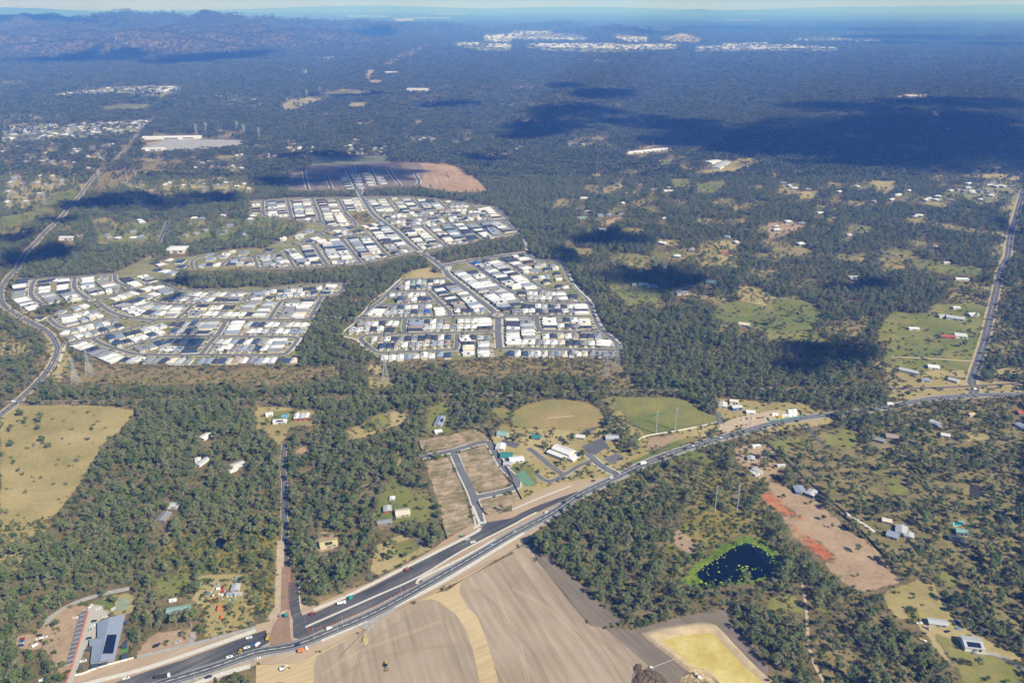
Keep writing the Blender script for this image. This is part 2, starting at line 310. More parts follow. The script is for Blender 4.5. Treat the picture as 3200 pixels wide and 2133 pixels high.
def height(P):
    x, y = P[:,0], P[:,1]; a = np.zeros(len(P))
    for hx,hy,hh,sx,sy in HILLS:
        a += (hh*np.exp(-((x-hx)/sx)**2/1.6-((y-hy)/sy)**2/1.6))**8
    z = a**(1/8)
    f = np.clip((y-5200)/4000, 0, 1)
    z = z*(1+.20*wob(P, 300)+.10*wob(P, 130, 3.)) + f*14*(1+wob(P, 900, 2.0))
    return z*np.clip((y-4500)/1500, 0, 1)

# ---------------------------------------------------------------- the ground: one sheet out to the horizon
def axis(lo, hi, near, step, ratio, end):
    a = list(np.arange(lo, near, step)); s = step
    while a[-1] < end: s *= ratio; a.append(a[-1]+s)
    return a
xr = axis(0, 0, 1120, 6.0, 1.032, 62000); xs = np.array([-q for q in xr[:0:-1]]+xr)
ya = list(np.arange(300, 1900, 6.0))
while ya[-1] < 76000: ya.append(ya[-1]+max(6.0, ya[-1]*(.0055 if ya[-1] < 20000 else .02)))
ys = np.array(ya)
GX, GY = np.meshgrid(xs, ys); GP = np.stack([GX.ravel(), GY.ravel()], 1)
cov = {t: np.zeros(len(GP)) for t in TYPES}
gl = glade(GP); which = wob(GP,55,9.) > .1; cov['green'][gl & which] = .8; cov['dry'][gl & ~which] = .7; cov['wood'][gl] = .5
for poly,_,_,ty in ZP:
    d0 = poly[:,1].mean(); e = (13.0 if ty=='red' else 5.0)+max(0, d0-900)*.006
    lo, hi = poly.min(0)-e*3, poly.max(0)+e*3
    k = np.where((GP[:,0]>lo[0])&(GP[:,0]<hi[0])&(GP[:,1]>lo[1])&(GP[:,1]<hi[1]))[0]
    if len(k) == 0: continue
    wgt = np.clip(.5+(sdist(GP[k], poly)+wob(GP[k], 14)*e*.4)/(2*e), 0, 1)
    for t in TYPES: cov[t][k] *= (1-wgt)
    cov[ty][k] += wgt
far = np.clip((GP[:,1]-9000)/3500, 0, 1)*(1-sum(cov[t] for t in ('estate','dry','pale','green')).clip(0,1))
GZ = height(GP)
nx, ny = len(xs), len(ys)
ii = (np.arange(ny-1)[:,None]*nx+np.arange(nx-1)[None,:]).ravel()
quads = np.stack([ii, ii+1, ii+nx+1, ii+nx], 1)
gm = bpy.data.meshes.new('ground'); gm.vertices.add(len(GP)); gm.vertices.foreach_set('co', np.column_stack([GP, GZ]).astype(np.float32).ravel())
gm.loops.add(quads.size); gm.loops.foreach_set('vertex_index', quads.astype(np.int32).ravel())
gm.polygons.add(len(quads)); gm.polygons.foreach_set('loop_start', np.arange(0, quads.size, 4, dtype=np.int32)); gm.polygons.foreach_set('use_smooth', np.ones(len(quads), bool)); gm.update(calc_edges=True)
for nm, chs in (('cover_a',['dry','green','dirt','scrub']),('cover_b',['bright','red','estate','gravel']),('cover_c',['yell','pale','oval',None]),('cover_d',['wood','forest','forest','forest'])):
    at = gm.attributes.new(nm, 'FLOAT_COLOR', 'POINT')
    at.data.foreach_set('color', np.stack([cov[c] if c else far for c in chs], 1).astype(np.float32).ravel())

m, n, b = mat_new('ground_cover'); b.inputs['Roughness'].default_value = .95; b.inputs['Specular IOR Level'].default_value = .05
p = pos(n)
n1 = noise(n,p,.004,4,.55); n2 = noise(n,p,.03,5,.6); n3 = noise(n,p,.22,4,.65); n4 = noise(n,p,1.1,3,.7)
mixn = math2(n,'ADD',math2(n,'MULTIPLY',n2,.5),math2(n,'MULTIPLY',n3,.5))
mixf = math2(n,'ADD',math2(n,'MULTIPLY',mixn,.7),math2(n,'MULTIPLY',n4,.3))
floor = ramp(n,mixf,[(.36,(.070,.068,.028)),(.48,(.140,.112,.053)),(.6,(.25,.19,.10)),(.7,(.34,.26,.15))])
COLS = {'dry': [(.33,(.165,.155,.055)),(.44,(.27,.225,.085)),(.54,(.37,.295,.13)),(.66,(.46,.365,.215))],
 'green': [(.33,(.075,.115,.024)),(.47,(.15,.165,.045)),(.58,(.255,.225,.075)),(.68,(.33,.26,.11))],
 'dirt': [(.34,(.20,.145,.095)),(.5,(.36,.255,.16)),(.64,(.45,.325,.21))],
 'scrub': [(.34,(.12,.11,.045)),(.47,(.205,.16,.07)),(.6,(.30,.22,.105)),(.7,(.37,.28,.15))],
 'bright': [(.35,(.06,.095,.018)),(.50,(.115,.175,.02)),(.62,(.21,.26,.035))],
 'red': [(.34,(.24,.065,.026)),(.45,(.38,.11,.04)),(.54,(.43,.19,.085)),(.64,(.45,.31,.19))],
 'estate': [(.34,(.085,.12,.03)),(.45,(.16,.175,.06)),(.56,(.29,.245,.13)),(.68,(.44,.385,.28))],
 'gravel': [(.35,(.26,.26,.25)),(.65,(.40,.39,.37))],
 'yell': [(.34,(.10,.105,.026)),(.47,(.185,.165,.04)),(.6,(.29,.22,.065)),(.7,(.36,.26,.12))],
 'pale': [(.35,(.5,.46,.38)),(.65,(.68,.64,.56))],
 'wood': [(.34,(.09,.09,.034)),(.47,(.17,.145,.06)),(.58,(.275,.215,.10)),(.68,(.36,.275,.15))],
 'oval': [(.33,(.12,.165,.04)),(.47,(.24,.21,.075)),(.58,(.34,.245,.105)),(.68,(.40,.28,.14))]}
at = {k: N(n,'ShaderNodeAttribute', attribute_name=k) for k in ('cover_a','cover_b','cover_c','cover_d')}
sep = {}
for k, x in at.items():
    s = N(n,'ShaderNodeSeparateColor'); L(n, x.outputs['Color'], s.inputs[0]); sep[k] = [s.outputs[0], s.outputs[1], s.outputs[2], x.outputs['Alpha']]
out = floor
for k, chs in (('cover_a',['dry','green','dirt','scrub']),('cover_b',['bright','red','estate','gravel']),('cover_c',['yell','pale','oval']),('cover_d',['wood'])):
    for q, c in enumerate(chs):
        msk = math2(n,'ADD', sep[k][q], math2(n,'MULTIPLY', math2(n,'SUBTRACT', mixf, .5), 2.2 if c in ('red','bright','yell','wood') else 1.2))
        mr = N(n,'ShaderNodeMapRange', interpolation_type='SMOOTHSTEP'); L(n, msk, mr.inputs[0]); mr.inputs[1].default_value=.40; mr.inputs[2].default_value=.60
        out = mix(n, mr.outputs[0], out, ramp(n, mixf if c not in ('dry','green','oval') else math2(n,'ADD',math2(n,'MULTIPLY',mixf,.6),math2(n,'MULTIPLY',noise(n,p,.009,4,.6),.4)), COLS[c]))
canopy = ramp(n, math2(n,'ADD',math2(n,'MULTIPLY',noise(n,p,.006,5,.7),.6),math2(n,'MULTIPLY',n1,.4)), [(.36,(.020,.025,.013)),(.5,(.040,.044,.023)),(.60,(.058,.060,.031)),(.70,(.090,.088,.05))])
out = mix(n, sep['cover_c'][3], out, canopy)
L(n, out, b.inputs['Base Color'])
gm.materials.append(m)
tag(obj('ground', gm), kind='structure')

# ---------------------------------------------------------------- plant densities anywhere on the ground
CLEAR_LINES = []     # (polyline, half width) kept free of trees
CLEAR_SELF = []
CLEAR_DISCS = []     # (x, y, radius)
CLEAR_POLYS = []
def density(P, look=11.0):
    d, s = density0(P, CLEAR_LINES+CLEAR_SELF)
    if look:
        d2, _ = density0(P*(1+look/CAM_H)); d = np.where(d2 < .3, np.minimum(d, d2+.03), d)
    return d, s
def density0(P, lines=None):
    d = np.ones(len(P)); s = np.full(len(P), .45); d[glade(P)] = .12
    Q = P + np.stack([wob(P, 11)*2.5, wob(P, 13, 4.)*2.5], 1)
    for poly,td,sh,_ in ZP:
        lo, hi = poly.min(0), poly.max(0)
        k = np.where((Q[:,0]>lo[0])&(Q[:,0]<hi[0])&(Q[:,1]>lo[1])&(Q[:,1]<hi[1]))[0]
        if len(k):
            i = k[inside(Q[k], poly)]; d[i] = td; s[i] = sh
    for poly in CLEAR_POLYS:
        lo, hi = poly.min(0), poly.max(0)
        k = np.where((P[:,0]>lo[0])&(P[:,0]<hi[0])&(P[:,1]>lo[1])&(P[:,1]<hi[1]))[0]
        if len(k):
            i = k[inside(P[k], poly)]; d[i] = 0; s[i] = 0
    for pl, hw in (CLEAR_LINES if lines is None else lines):
        lo, hi = pl.min(0)-hw, pl.max(0)+hw
        k = np.where((P[:,0]>lo[0])&(P[:,0]<hi[0])&(P[:,1]>lo[1])&(P[:,1]<hi[1]))[0]
        if len(k):
            dd = np.full(len(k), 1e9)
            for i in range(len(pl)-1): dd = np.minimum(dd, seg_dist(P[k], pl[i], pl[i+1]))
            d[k[dd < hw]] = 0; s[k[dd < hw-1.5]] = 0
    for x,y,r in CLEAR_DISCS:
        k = (P[:,0]-x)**2+(P[:,1]-y)**2 < r*r; d[k] = 0; s[k] = 0
    return d, s

# ---------------------------------------------------------------- roads, paths, worked ground (flat sheets, each a few mm above the one below)
def asphalt(name, c, var=.25):
    m,n,b = mat_new(name); b.inputs['Roughness'].default_value=.85
    p = pos(n); f = math2(n,'ADD',math2(n,'MULTIPLY',noise(n,p,.05,5,.65),.55),math2(n,'MULTIPLY',noise(n,p,.7,4,.7),.45))
    L(n, ramp(n,f,[(.34,tuple(k*(1-var) for k in c)),(.52,c),(.68,tuple(k*(1+1.6*var) for k in c))]), b.inputs['Base Color']); return m
M_NEW = streaky('fresh_asphalt',[(.30,(.040,.041,.045)),(.45,(.066,.066,.070)),(.56,(.115,.113,.110)),(.68,(.22,.21,.19))],0.669,(.010,.35),.02,.85,.5); M_OLD = asphalt('worn_asphalt',(.115,.115,.118)); M_HWY = asphalt('highway_asphalt',(.085,.086,.090)); M_EST = asphalt('estate_asphalt',(.15,.15,.152))
M_CONC = plain('pale_concrete',(.56,.53,.47),.85,.12,.3); M_KERB = plain('kerb_concrete',(.50,.46,.38),.85,.2,.12); M_GRAV = plain('grey_gravel',(.34,.32,.29),.95,.2,.3)
M_LINE = plain('white_road_paint',(.75,.75,.73),.7,.08,2); M_TRACK = plain('dirt_track',(.44,.34,.23),.95,.18,.15); M_BROWN = plain('brown_fill',(.27,.175,.115),.95,.15,.15)
M_YDIRT = streaky('yellow_clay',[(.32,(.36,.265,.135)),(.5,(.48,.365,.20)),(.66,(.56,.44,.265))],.5,(.03,.35))
M_MEDIAN = streaky('median_dirt',[(.32,(.30,.22,.145)),(.5,(.40,.30,.20)),(.66,(.47,.37,.26))],0.669,(.012,.3))
ROADSEG = []
ZI = [0]
def smooth(pts, k=4):
    if len(pts) < 3: return np.array(pts)
    P = [np.array(q) for q in pts]; P = [2*P[0]-P[1]]+P+[2*P[-1]-P[-2]]; out=[]
    for i in range(1, len(P)-2):
        for j in range(k):
            t=j/k; a,b,c,d = P[i-1],P[i],P[i+1],P[i+2]
            out.append(.5*((2*b)+(c-a)*t+(2*a-5*b+4*c-d)*t*t+(3*b-a-3*c+d)*t**3))
    out.append(P[-2]); return np.array(out)
def untangle(g):
    """windows of the photograph overlap: drop points that would make a line double back"""
    g=[np.array(q) for q in g]; i=1
    k=[g[0]]
    for q in g[1:]:
        if np.linalg.norm(q-k[-1])>14: k.append(q)
    g=k if len(k)>1 else g
    while i < len(g)-1:
        a=g[i]-g[i-1]; b_=g[i+1]-g[i]
        if a@b_ < -.25*np.linalg.norm(a)*np.linalg.norm(b_): del g[i+1]; i=max(1,i-1)
        else: i+=1
    return g
def ribbon(pl, wl, wr):
    """left/right edges at signed offsets wl > wr from the line"""
    d = np.gradient(pl, axis=0); d /= np.linalg.norm(d,axis=1)[:,None]+1e-9
    nn = np.stack([-d[:,1], d[:,0]],1); return pl+nn*wl, pl+nn*wr
def strip(name, pl, wl, wr, z, m, **kw):
    a, b_ = ribbon(pl, wl, wr); k=len(pl)
    vs = [(q[0],q[1],z) for q in a]+[(q[0],q[1],z) for q in b_]
    fs = [(i+1,i,k+i,k+i+1) for i in range(k-1)]
    return tag(obj(name, me_of(name,vs,fs,m)), kind='structure')
def road(s, width, m, kerb=0.0, name='road', mk=None, clear=2.5, z0=.12, sm=True):
    g = untangle(GS(s) if isinstance(s,str) else s)
    pl = smooth(g) if sm else np.array(g); ZI[0]+=1; dz=ZI[0]*.0035
    if kerb: strip('kerb', pl, width/2+kerb, -width/2-kerb, .03+dz*.4, mk or M_KERB)
    strip(name, pl, width/2, -width/2, z0+dz, m)
    if clear is not None: CLEAR_LINES.append((pl, width/2+clear))
    ROADSEG.append((pl, width))
    return pl
def sheet(name, pts, z, m, clear=True, kind='structure'):
    g = GS(pts) if isinstance(pts,str) else pts; ZI[0]+=1; z += ZI[0]*.0012
    v = [Vector((q[0],q[1],z)) for q in g]; t = tessellate_polygon([v])
    fs = [f if (v[f[1]]-v[f[0]]).cross(v[f[2]]-v[f[0]]).z > 0 else f[::-1] for f in t]
    if clear: CLEAR_POLYS.append(np.array(g))
    return tag(obj(name, me_of(name, v, fs, m)), kind=kind)
def line(s, width, z=.75, m=None, off=0.0, dash=None, name='road_marking'):
    pl = s if not isinstance(s,str) else smooth(GS(s)); ZI[0]+=1; z += ZI[0]*.0008
    if off:
        a,_ = ribbon(pl, off, off); pl = a
    if not dash: return strip(name, pl, width/2, -width/2, z, m or M_LINE)
    vs=[]; fs=[]; acc=0
    sl = np.linalg.norm(np.diff(pl,axis=0),axis=1); cum = np.concatenate([[0],np.cumsum(sl)])
    t=0
    while t < cum[-1]-dash[0]:
        q=[np.array([np.interp(t+e,cum,pl[:,0]),np.interp(t+e,cum,pl[:,1])]) for e in (0,dash[0])]
        d=(q[1]-q[0]); d/=np.linalg.norm(d); nn=np.array([-d[1],d[0]])*width/2; k=len(vs)
        vs += [(*(q[0]-nn),z),(*(q[1]-nn),z),(*(q[1]+nn),z),(*(q[0]+nn),z)]; fs.append((k,k+1,k+2,k+3)); t+=dash[1]
    return tag(obj(name, me_of(name,vs,fs,m or M_LINE)), kind='structure')

# --- main highway and its roadworks
HW = "13 1300,1640 1500,1568 1950,1430 2353,1290; 14 350,1225 700,1090 1100,920 1500,700 1900,470 2353,205; 15 180,110 400,-10; 11 600,1420 900,1275 1200,1130 1500,1015 1800,920 2050,850 2200,810; 12 0,765 200,725 420,690 780,650 1100,600 1400,545 1600,515 1980,492 2349,485 2600,470"
sheet('roadworks_dirt',"13 560,1600 700,1490 900,1410 1250,1340 1800,1200 2353,1040; 14 0,1030 120,1000 190,930 380,830 500,870 820,730 1050,640 1480,420 1640,330 1750,240 2000,100 2090,30 2353,-10; 11 0,1500 200,1400 430,1300 700,1260 880,1240 900,1290 600,1450 430,1568; 15 400,30 330,110 190,190 150,260 0,350; 14 1950,590 1540,790 1030,1060 560,1290 380,1385 0,1395; 13 2353,1400 2100,1490 1900,1600 1900,1640",.02,M_MEDIAN)
sheet('new_carriageway',"13 900,1620 1300,1480 1700,1350 2353,1110; 14 0,1112 90,1082 120,1195 0,1262; 13 2353,1275 2000,1370 1700,1460 1420,1560 1250,1620",.30,M_NEW)
sheet('new_carriageway',"14 340,1000 440,942 560,915 1080,680 1640,385 2000,205 2060,170 2105,95 2353,55; 15 100,0; 11 250,1500 450,1430 610,1375 560,1425 300,1540; 15 240,0 0,110; 14 1900,360 1520,590 1530,640 1100,860 500,1125 400,1165 345,1150",.30,M_NEW)
for s,wd,mm in (("14 455,1055 700,948 1100,772 1520,582 1900,352 2353,122; 15 100,65 230,0",2.2,M_CONC),("14 1480,660 1530,600 1900,420 2200,250",3.2,M_CONC),("14 525,900 850,765 1400,495 1640,378 2000,196 2062,150",3.6,M_CONC),
  ("13 700,1600 1300,1445 1900,1245 2353,1085",4.5,M_CONC),("14 600,1180 820,1085 1040,985",4.2,M_CONC),("14 1265,868 1700,650 2353,255; 15 110,190",4.2,M_CONC),("13 1750,1600 2000,1500 2300,1415",5.0,M_CONC),
  ("11 0,1545 300,1420 550,1325",2.0,M_CONC),("13 1260,1330 1800,1205 2353,1060",4.0,M_GRAV),("14 1000,1080 1100,980 1260,885",9,M_GRAV),("14 2000,150 2055,110 2030,40 1990,-60",3,M_CONC),("13 1380,1590 1700,1480 2100,1350 2353,1265",3.5,M_GRAV)):
    pl = smooth(GS(s)); ZI[0]+=1; strip('concrete_path' if mm is M_CONC else 'gravel_strip', pl, wd/2, -wd/2, .42+ZI[0]*.001, mm)
hw = road(HW, 9.6, M_HWY, 2.6, 'highway', M_GRAV, 1.0, .5)
line(hw,.28,off=3.6); line(hw,.28,off=-3.6); line(hw,.3,off=.25,dash=(6,9)); line(hw,.25,off=-.3)
# --- side road by the bush, tracks
road("10 265,930 245,1130 262,1300 258,1568; 14 272,150 262,330 270,500",6.0,M_OLD,.8,'side_road',M_TRACK,1.5)
road("14 225,260 222,480 215,700 205,860 130,990 0,1060",7.5,M_TRACK,0,'dirt_track',None,2)
road("14 278,500 275,700 270,900",8.5,M_BROWN,0,'dirt_track',None,2)
sheet('brown_fill',"14 210,960 300,900 320,1160 350,1180 130,1235 120,1150 160,1030",.06,M_BROWN)
road("14 345,640 347,760 362,900 400,1010",9.0,M_NEW,1.0,'side_road',M_KERB,1.5,.33)
road("14 1040,560 1060,640",4,M_OLD,0,'driveway',None,1); road("14 1460,250 1560,300 1650,350",4,M_OLD,0,'driveway',None,1); road("13 1775,1100 1760,1220",4.5,M_GRAV,0,'driveway',None,1)
road("13 400,1020 560,900 720,820 950,750 1190,700 1270,690",5.5,M_GRAV,0,'gravel_track',None,2)
road("16 300,600 340,800 360,1000 370,1200 430,1400 520,1568",3,M_TRACK,0,'dirt_track',None,1); road("16 700,0 850,90 980,180",4,M_CONC,0,'driveway',None,1); road("16 1900,1290 2100,1310 2353,1440",4,M_GRAV,0,'driveway',None,1)
road("12 370,770 420,860 560,990",4.5,M_OLD,0,'driveway',None,1); road("12 1130,140 1500,160 1900,185",4,M_TRACK,0,'dirt_track',None,.5)
# --- far left two-lane road and the road on the right
lh = road("9 -200,820 0,680 150,560 300,420 430,280 500,160 528,70; 21 1060,1500 1040,1400 960,1250 840,1130 700,1050 500,950 300,830 130,720 40,620 10,500 30,350 100,230 200,100; 5 155,903 230,760 330,660 420,560 560,430 640,330 740,220 820,110 930,0; 1 1110,1425 1240,1270 1310,1180 1440,1070",9.0,M_OLD,3.2,'highway',plain('road_verge',(.40,.32,.19),.9,.25,.1),3)
line(lh,.35,off=3.9,z=.8); line(lh,.35,off=-3.9,z=.8); line(lh,.35,dash=(6,10),z=.8)
rr = road("8 2345,170 2310,300 2270,450 2222,620 2200,800 2150,880 2120,1000 2080,1180 2040,1350 1990,1568; 12 1940,150 1890,300 1870,380 1900,430 1880,490",11,M_OLD,3.5,'road',MATS['road_verge'],3)
line(rr,.35,dash=(6,10),z=.8)
road("5 1545,460 1500,570 1460,660",8,M_OLD,1,'road',None,2); road("7 1420,800 1410,900 1430,990",6,M_OLD,0,'road',None,1); road("6 60,660 -300,700",5,M_TRACK,0,'dirt_track',None,1); road("5 0,350 100,340 300,375 500,390",4,M_OLD,0,'road',None,1)
# --- railway
rl = road([G(q) for q in [(-40,1258),(190,1256),(480,1252),(800,1249),(1200,1241),(1600,1231),(1920,1224),(2100,1222),(2400,1216),(2780,1214),(3000,1208),(3300,1190)]],6.5,plain('rail_ballast',(.17,.13,.10),.95,.2,.4),1.5,'railway',MATS['dirt_track'],None); CLEAR_SELF.append((rl,4.0))
for o_ in (-.75,.75): line(rl,.16,z=.6,m=plain('rail_steel',(.30,.27,.25),.4,.1,1,metal=.6),off=o_,name='rail')
# --- new subdivision beside the highway
M_LOT = streaky('graded_lot',[(.34,(.11,.105,.045)),(.44,(.20,.165,.085)),(.52,(.31,.235,.145)),(.60,(.43,.33,.225))],.35,(.09,.20),.06,fine=.3)
for s in ("0 962,1012 1098,985 1124,1010 968,1040","0 975,1060 1028,1050 1058,1110 1086,1203 1028,1236 1005,1150","0 1054,1040 1113,1022 1168,1108 1158,1118 1097,1131 1086,1122","0 1101,1150 1186,1129 1200,1141 1140,1180 1118,1186"):
    sheet('graded_lot', s, .05, M_LOT)
road("0 966,1050 1045,1033 1112,1015 1124,1016 1132,1030 1155,1070 1187,1116 1170,1126 1085,1144",8.0,M_EST,1.6,'subdivision_road',M_CONC); road("0 1041,1036 1062,1085 1088,1140 1105,1207",8.5,M_EST,1.8,'subdivision_road',M_CONC)
sheet('works_ground',"2 455,1568 540,1440 1210,1430 1240,1500 1490,1490 1560,1568; 6 1500,140 1250,140 980,170 300,180 320,20",.04,streaky('works_soil',[(.32,(.13,.105,.085)),(.5,(.20,.16,.13)),(.68,(.30,.24,.185))],1.4,(.01,.05),.006))
for q in ("2 540,1440 850,1440 870,1505 530,1515","2 890,1440 1200,1435 1220,1490 880,1495","2 330,1540 450,1530 440,1568; 6 300,10 330,-20"): sheet('turf_block',q,.06,plain('dull_turf_%d'%len(MATS),(.13,.15,.085),.95,.2,.02))
for q in ("6 440,-10 450,60 480,180","6 640,30 660,80 700,175","6 1210,-20 1280,80 1330,140","2 460,1540 900,1520 1230,1505","6 1460,30 1500,100 1480,130","6 830,-10 870,60 920,170","6 1040,-30 1080,40 1120,130"): road(q,8,M_NEW,3,'street',M_KERB,0)
# --- sports ground and hall
sheet('car_park',"11 640,965 820,885 890,960 760,1045 700,1030",.2,M_OLD); sheet('car_park',"11 840,1075 960,1025 1040,1065 910,1130",.2,M_EST)
road("11 690,1030 830,1150 970,1220",9,M_EST,1.5,'driveway',M_CONC); road("11 150,980 240,1045 340,1130 470,1225",7,M_EST,.4,'driveway'); road("11 215,1215 260,1265 340,1285 480,1225 620,1140 750,1090",6,M_EST,.6,'driveway'); road("11 -100,920 60,960 150,980",12,M_OLD,0,'driveway',None,1)
road("11 650,840 760,800 830,790",7,M_OLD,0,'cricket_net_slab',None,0); road("11 1890,650 1920,690 1925,760",7,M_EST,0,'driveway',None,1)
sheet('gravel_car_park',"11 1900,760 2060,700 2349,640; 12 100,630 300,670 0,740; 11 2349,770 2060,800 2000,840 1930,830",.15,M_TRACK)
line("11 320,705 570,685",3.2,z=.3,m=M_TRACK,name='cricket_pitch'); line("11 1250,685 1410,660",2.8,z=.3,m=plain('green_mat',(.03,.16,.05),.8),name='cricket_pitch')
sheet('tennis_court',"11 25,1225 110,1185 215,1310 130,1335",.2,plain('court_green',(.13,.24,.15),.8,.15,.2)); sheet('tennis_court',"31 2190,60 2349,20 2400,150 2330,260 2100,310",.2,plain('court_faded',(.24,.28,.18),.85,.2,.2))
# --- child care centre pavement
sheet('centre_driveway',"31 1640,170 1880,180 1900,260 2000,330 1800,480 1760,760 1600,900 1480,1180 1400,1420 1330,1600 1210,1600 1340,1250 1470,760 1590,330",.16,plain('concrete_drive',(.42,.39,.33),.85,.08,.3))
sheet('parking_bays',"31 1500,290 1605,250 1470,760 1330,1250 1195,1290 1290,950 1380,620 1450,400",.17,M_EST)
sheet('kerb_red',"31 1612,250 1625,330 1490,800 1350,1270 1230,1600 1190,1600 1320,1260 1465,780 1590,330",.24,plain('red_kerb',(.55,.16,.10),.8))
for k in range(13):
    t=k/12; a=np.array([1500-300*t,290+1000*t]); c=np.array([1600-268*t,265+985*t]); line([np.array(G(px(31,*a))),np.array(G(px(31,*c)))] and np.array([G(px(31,*a)),G(px(31,*c))]),.35,z=.6)
sheet('artificial_turf',"31 2250,950 2349,930 2320,1020 2240,1060",.2,plain('turf',(.06,.26,.03),.9)); sheet('hedge_lawn',"31 1600,160 1780,60 2130,80 2100,210 1900,270 1880,180",.03,plain('lawn',(.14,.16,.04),.95,.3,.3))
# --- ploughed fields, haul road, dark band, basin
M_FIELD = streaky('graded_field',[(.32,(.20,.155,.105)),(.45,(.295,.23,.16)),(.56,(.37,.29,.21)),(.68,(.46,.375,.28))],-1.156,(.010,.16),.012)
M_FIELD2 = streaky('rolled_field',[(.32,(.22,.17,.115)),(.46,(.31,.245,.17)),(.58,(.375,.30,.215)),(.70,(.44,.36,.265))],-1.252,(.012,.22),.02)
M_BAND = streaky('dark_graded_band',[(.3,(.13,.105,.08)),(.5,(.19,.155,.12)),(.68,(.26,.215,.17))],-0.970,(.015,.35),.03)
sheet('field',"14 530,1640 530,1400 560,1320 1030,1062 1540,792 1680,820 1830,930 1920,1060 1990,1250 2070,1640",.05,M_FIELD2)
sheet('field',"14 1958,592 2353,382; 15 0,352 165,285 230,450 330,560 480,760 690,1020 850,1060 950,1140 1270,1420 1110,1480 1080,1640; 14 2250,1640 2180,1370 2100,1120 2030,950 1940,870 1870,740 1880,650",.05,M_FIELD)
sheet('haul_road',"14 1500,812 1650,742 1760,720 1860,650 1965,588 1880,650 1870,740 1940,870 2030,950 2100,1120 2180,1370 2250,1640 2070,1640 1990,1250 1920,1060 1830,930 1680,820 1600,800",.09,M_YDIRT)
sheet('graded_band',"15 165,310 300,380 500,560 620,660 760,790 860,880 1020,1010 900,1052 860,1062 720,1042 640,960 510,780 330,560 230,440",.10,M_BAND)
sheet('clay_ground',"14 0,1640 0,1400 150,1395 380,1388 560,1295 950,1105 1030,1064 560,1322 532,1400 530,1640",.07,M_YDIRT)
sheet('basin_apron',"15 870,1060 1130,1080 1500,970 1950,900 2010,940 1990,1000 2080,1100 2200,1200 2353,1400 2353,1640 1085,1640 1110,1482 1270,1422 950,1142",.08,M_BAND)
def inset(poly, k, c=None):
    c = poly.mean(0) if c is None else c; return c+(poly-c)*k
def ring_mesh(name, rings, m):
    k=len(rings[0][0]); vs=[]; fs=[]
    for pts,z in rings: vs += [(q[0],q[1],z) for q in pts]
    for r in range(len(rings)-1):
        for i in range(k): j=(i+1)%k; fs.append((r*k+i,r*k+j,(r+1)*k+j,(r+1)*k+i))
    return me_of(name,vs,fs,m,smooth=True)
wat = smooth(GS("15 1385,1188 1500,1152 1750,1117 1840,1127 1885,1155 2000,1280 2140,1425 2240,1510 2330,1620 2100,1680 1950,1600 1880,1520 1780,1445 1690,1432 1560,1330 1430,1232 1385,1188"),4)[:-1]
cen = wat.mean(0)
tag(obj('basin_bank', ring_mesh('basin_bank',[(inset(wat,1.46,cen),.30),(inset(wat,1.34,cen),2.2),(inset(wat,1.26,cen),2.5),(inset(wat,.99,cen),.45)],plain('bank_sand',(.47,.36,.22),.95,.2,.12))), kind='structure')
m,n,b = mat_new('muddy_water'); b.inputs['Roughness'].default_value=.25; p=pos(n)
L(n, ramp(n,math2(n,'ADD',math2(n,'MULTIPLY',noise(n,p,.03,3,.5),.7),math2(n,'MULTIPLY',noise(n,p,.2,4,.6),.3)),[(.34,(.40,.29,.075)),(.5,(.50,.39,.115)),(.62,(.58,.50,.20))]), b.inputs['Base Color'])
sheet('sediment_water',[tuple(q) for q in inset(wat,1.02,cen)],.5,m); CLEAR_POLYS.append(inset(wat,1.34,cen))
# --- lily pond
m,n,b = mat_new('pond_water'); b.inputs['Base Color'].default_value=(.003,.006,.010,1); b.inputs['Roughness'].default_value=.05; b.inputs['Specular IOR Level'].default_value=.28
bp=N(n,'ShaderNodeBump', i_Strength=.05); L(n,noise(n,pos(n),.6,3,.5),bp.inputs['Height']); L(n,bp.outputs[0],b.inputs['Normal'])
pond = smooth(GS("15 1690,565 1760,500 1830,460 1920,400 1990,350 2080,300 2150,285 2250,310 2353,370; 16 45,400 62,450 50,520 20,570; 15 2300,600 2200,625 2000,645 1900,655 1790,672 1755,650 1690,565"),5)[:-1]
jit = NR.normal(0,.9,pond.shape); POND = pond+jit
sheet('pond',[tuple(q) for q in POND],.06,m)
lv=[];lf=[]
pc=pond.mean(0)
for k in range(170):
    i=NR.integers(len(pond)); q=pond[i]+(pond[(i+1)%len(pond)]-pond[i])*NR.random()
    inw=(pc-q)/np.linalg.norm(pc-q); north=(q[1]>pc[1]-6) or (q[0]<pc[0]-18)
    q=q+inw*(abs(NR.normal(0,3.0))-1.5 if (north and NR.random()<.97) else NR.random()*26); r=.35+.75*NR.random()**2
    if k>156: q=np.array(G(px(15,1830+NR.normal(0,55),500+NR.normal(0,45))))
    b0=len(lv); lv += [(q[0]+r*math.cos(t)*(1+.3*NR.random()),q[1]+r*math.sin(t),.30+k*.0004) for t in np.linspace(0,2*math.pi,8)[:-1]]; lf.append(tuple(range(b0,b0+7)))
tag(obj('lily_pads', me_of('lily_pads',lv,lf,plain('lily_leaf',(.30,.40,.03),.7,.35,.5))),'bright yellow green lily pads floating along the dark pond edge','lily pads',kind='stuff')
sheet('farm_pond',"13 1975,270 2010,230 2060,240 2085,260 2040,340 1985,310",.05,MATS['pond_water']); sheet('farm_pond',"12 1850,1330 1900,1310 1970,1340 1960,1420 1900,1450 1850,1400",.05,plain('murky_water',(.05,.045,.04),.2,.1)); 
M_RUT = plain('wheel_rut',(.24,.19,.13),.95,.25,.3); M_RUTL = plain('pale_rut',(.47,.39,.29),.95,.2,.3)
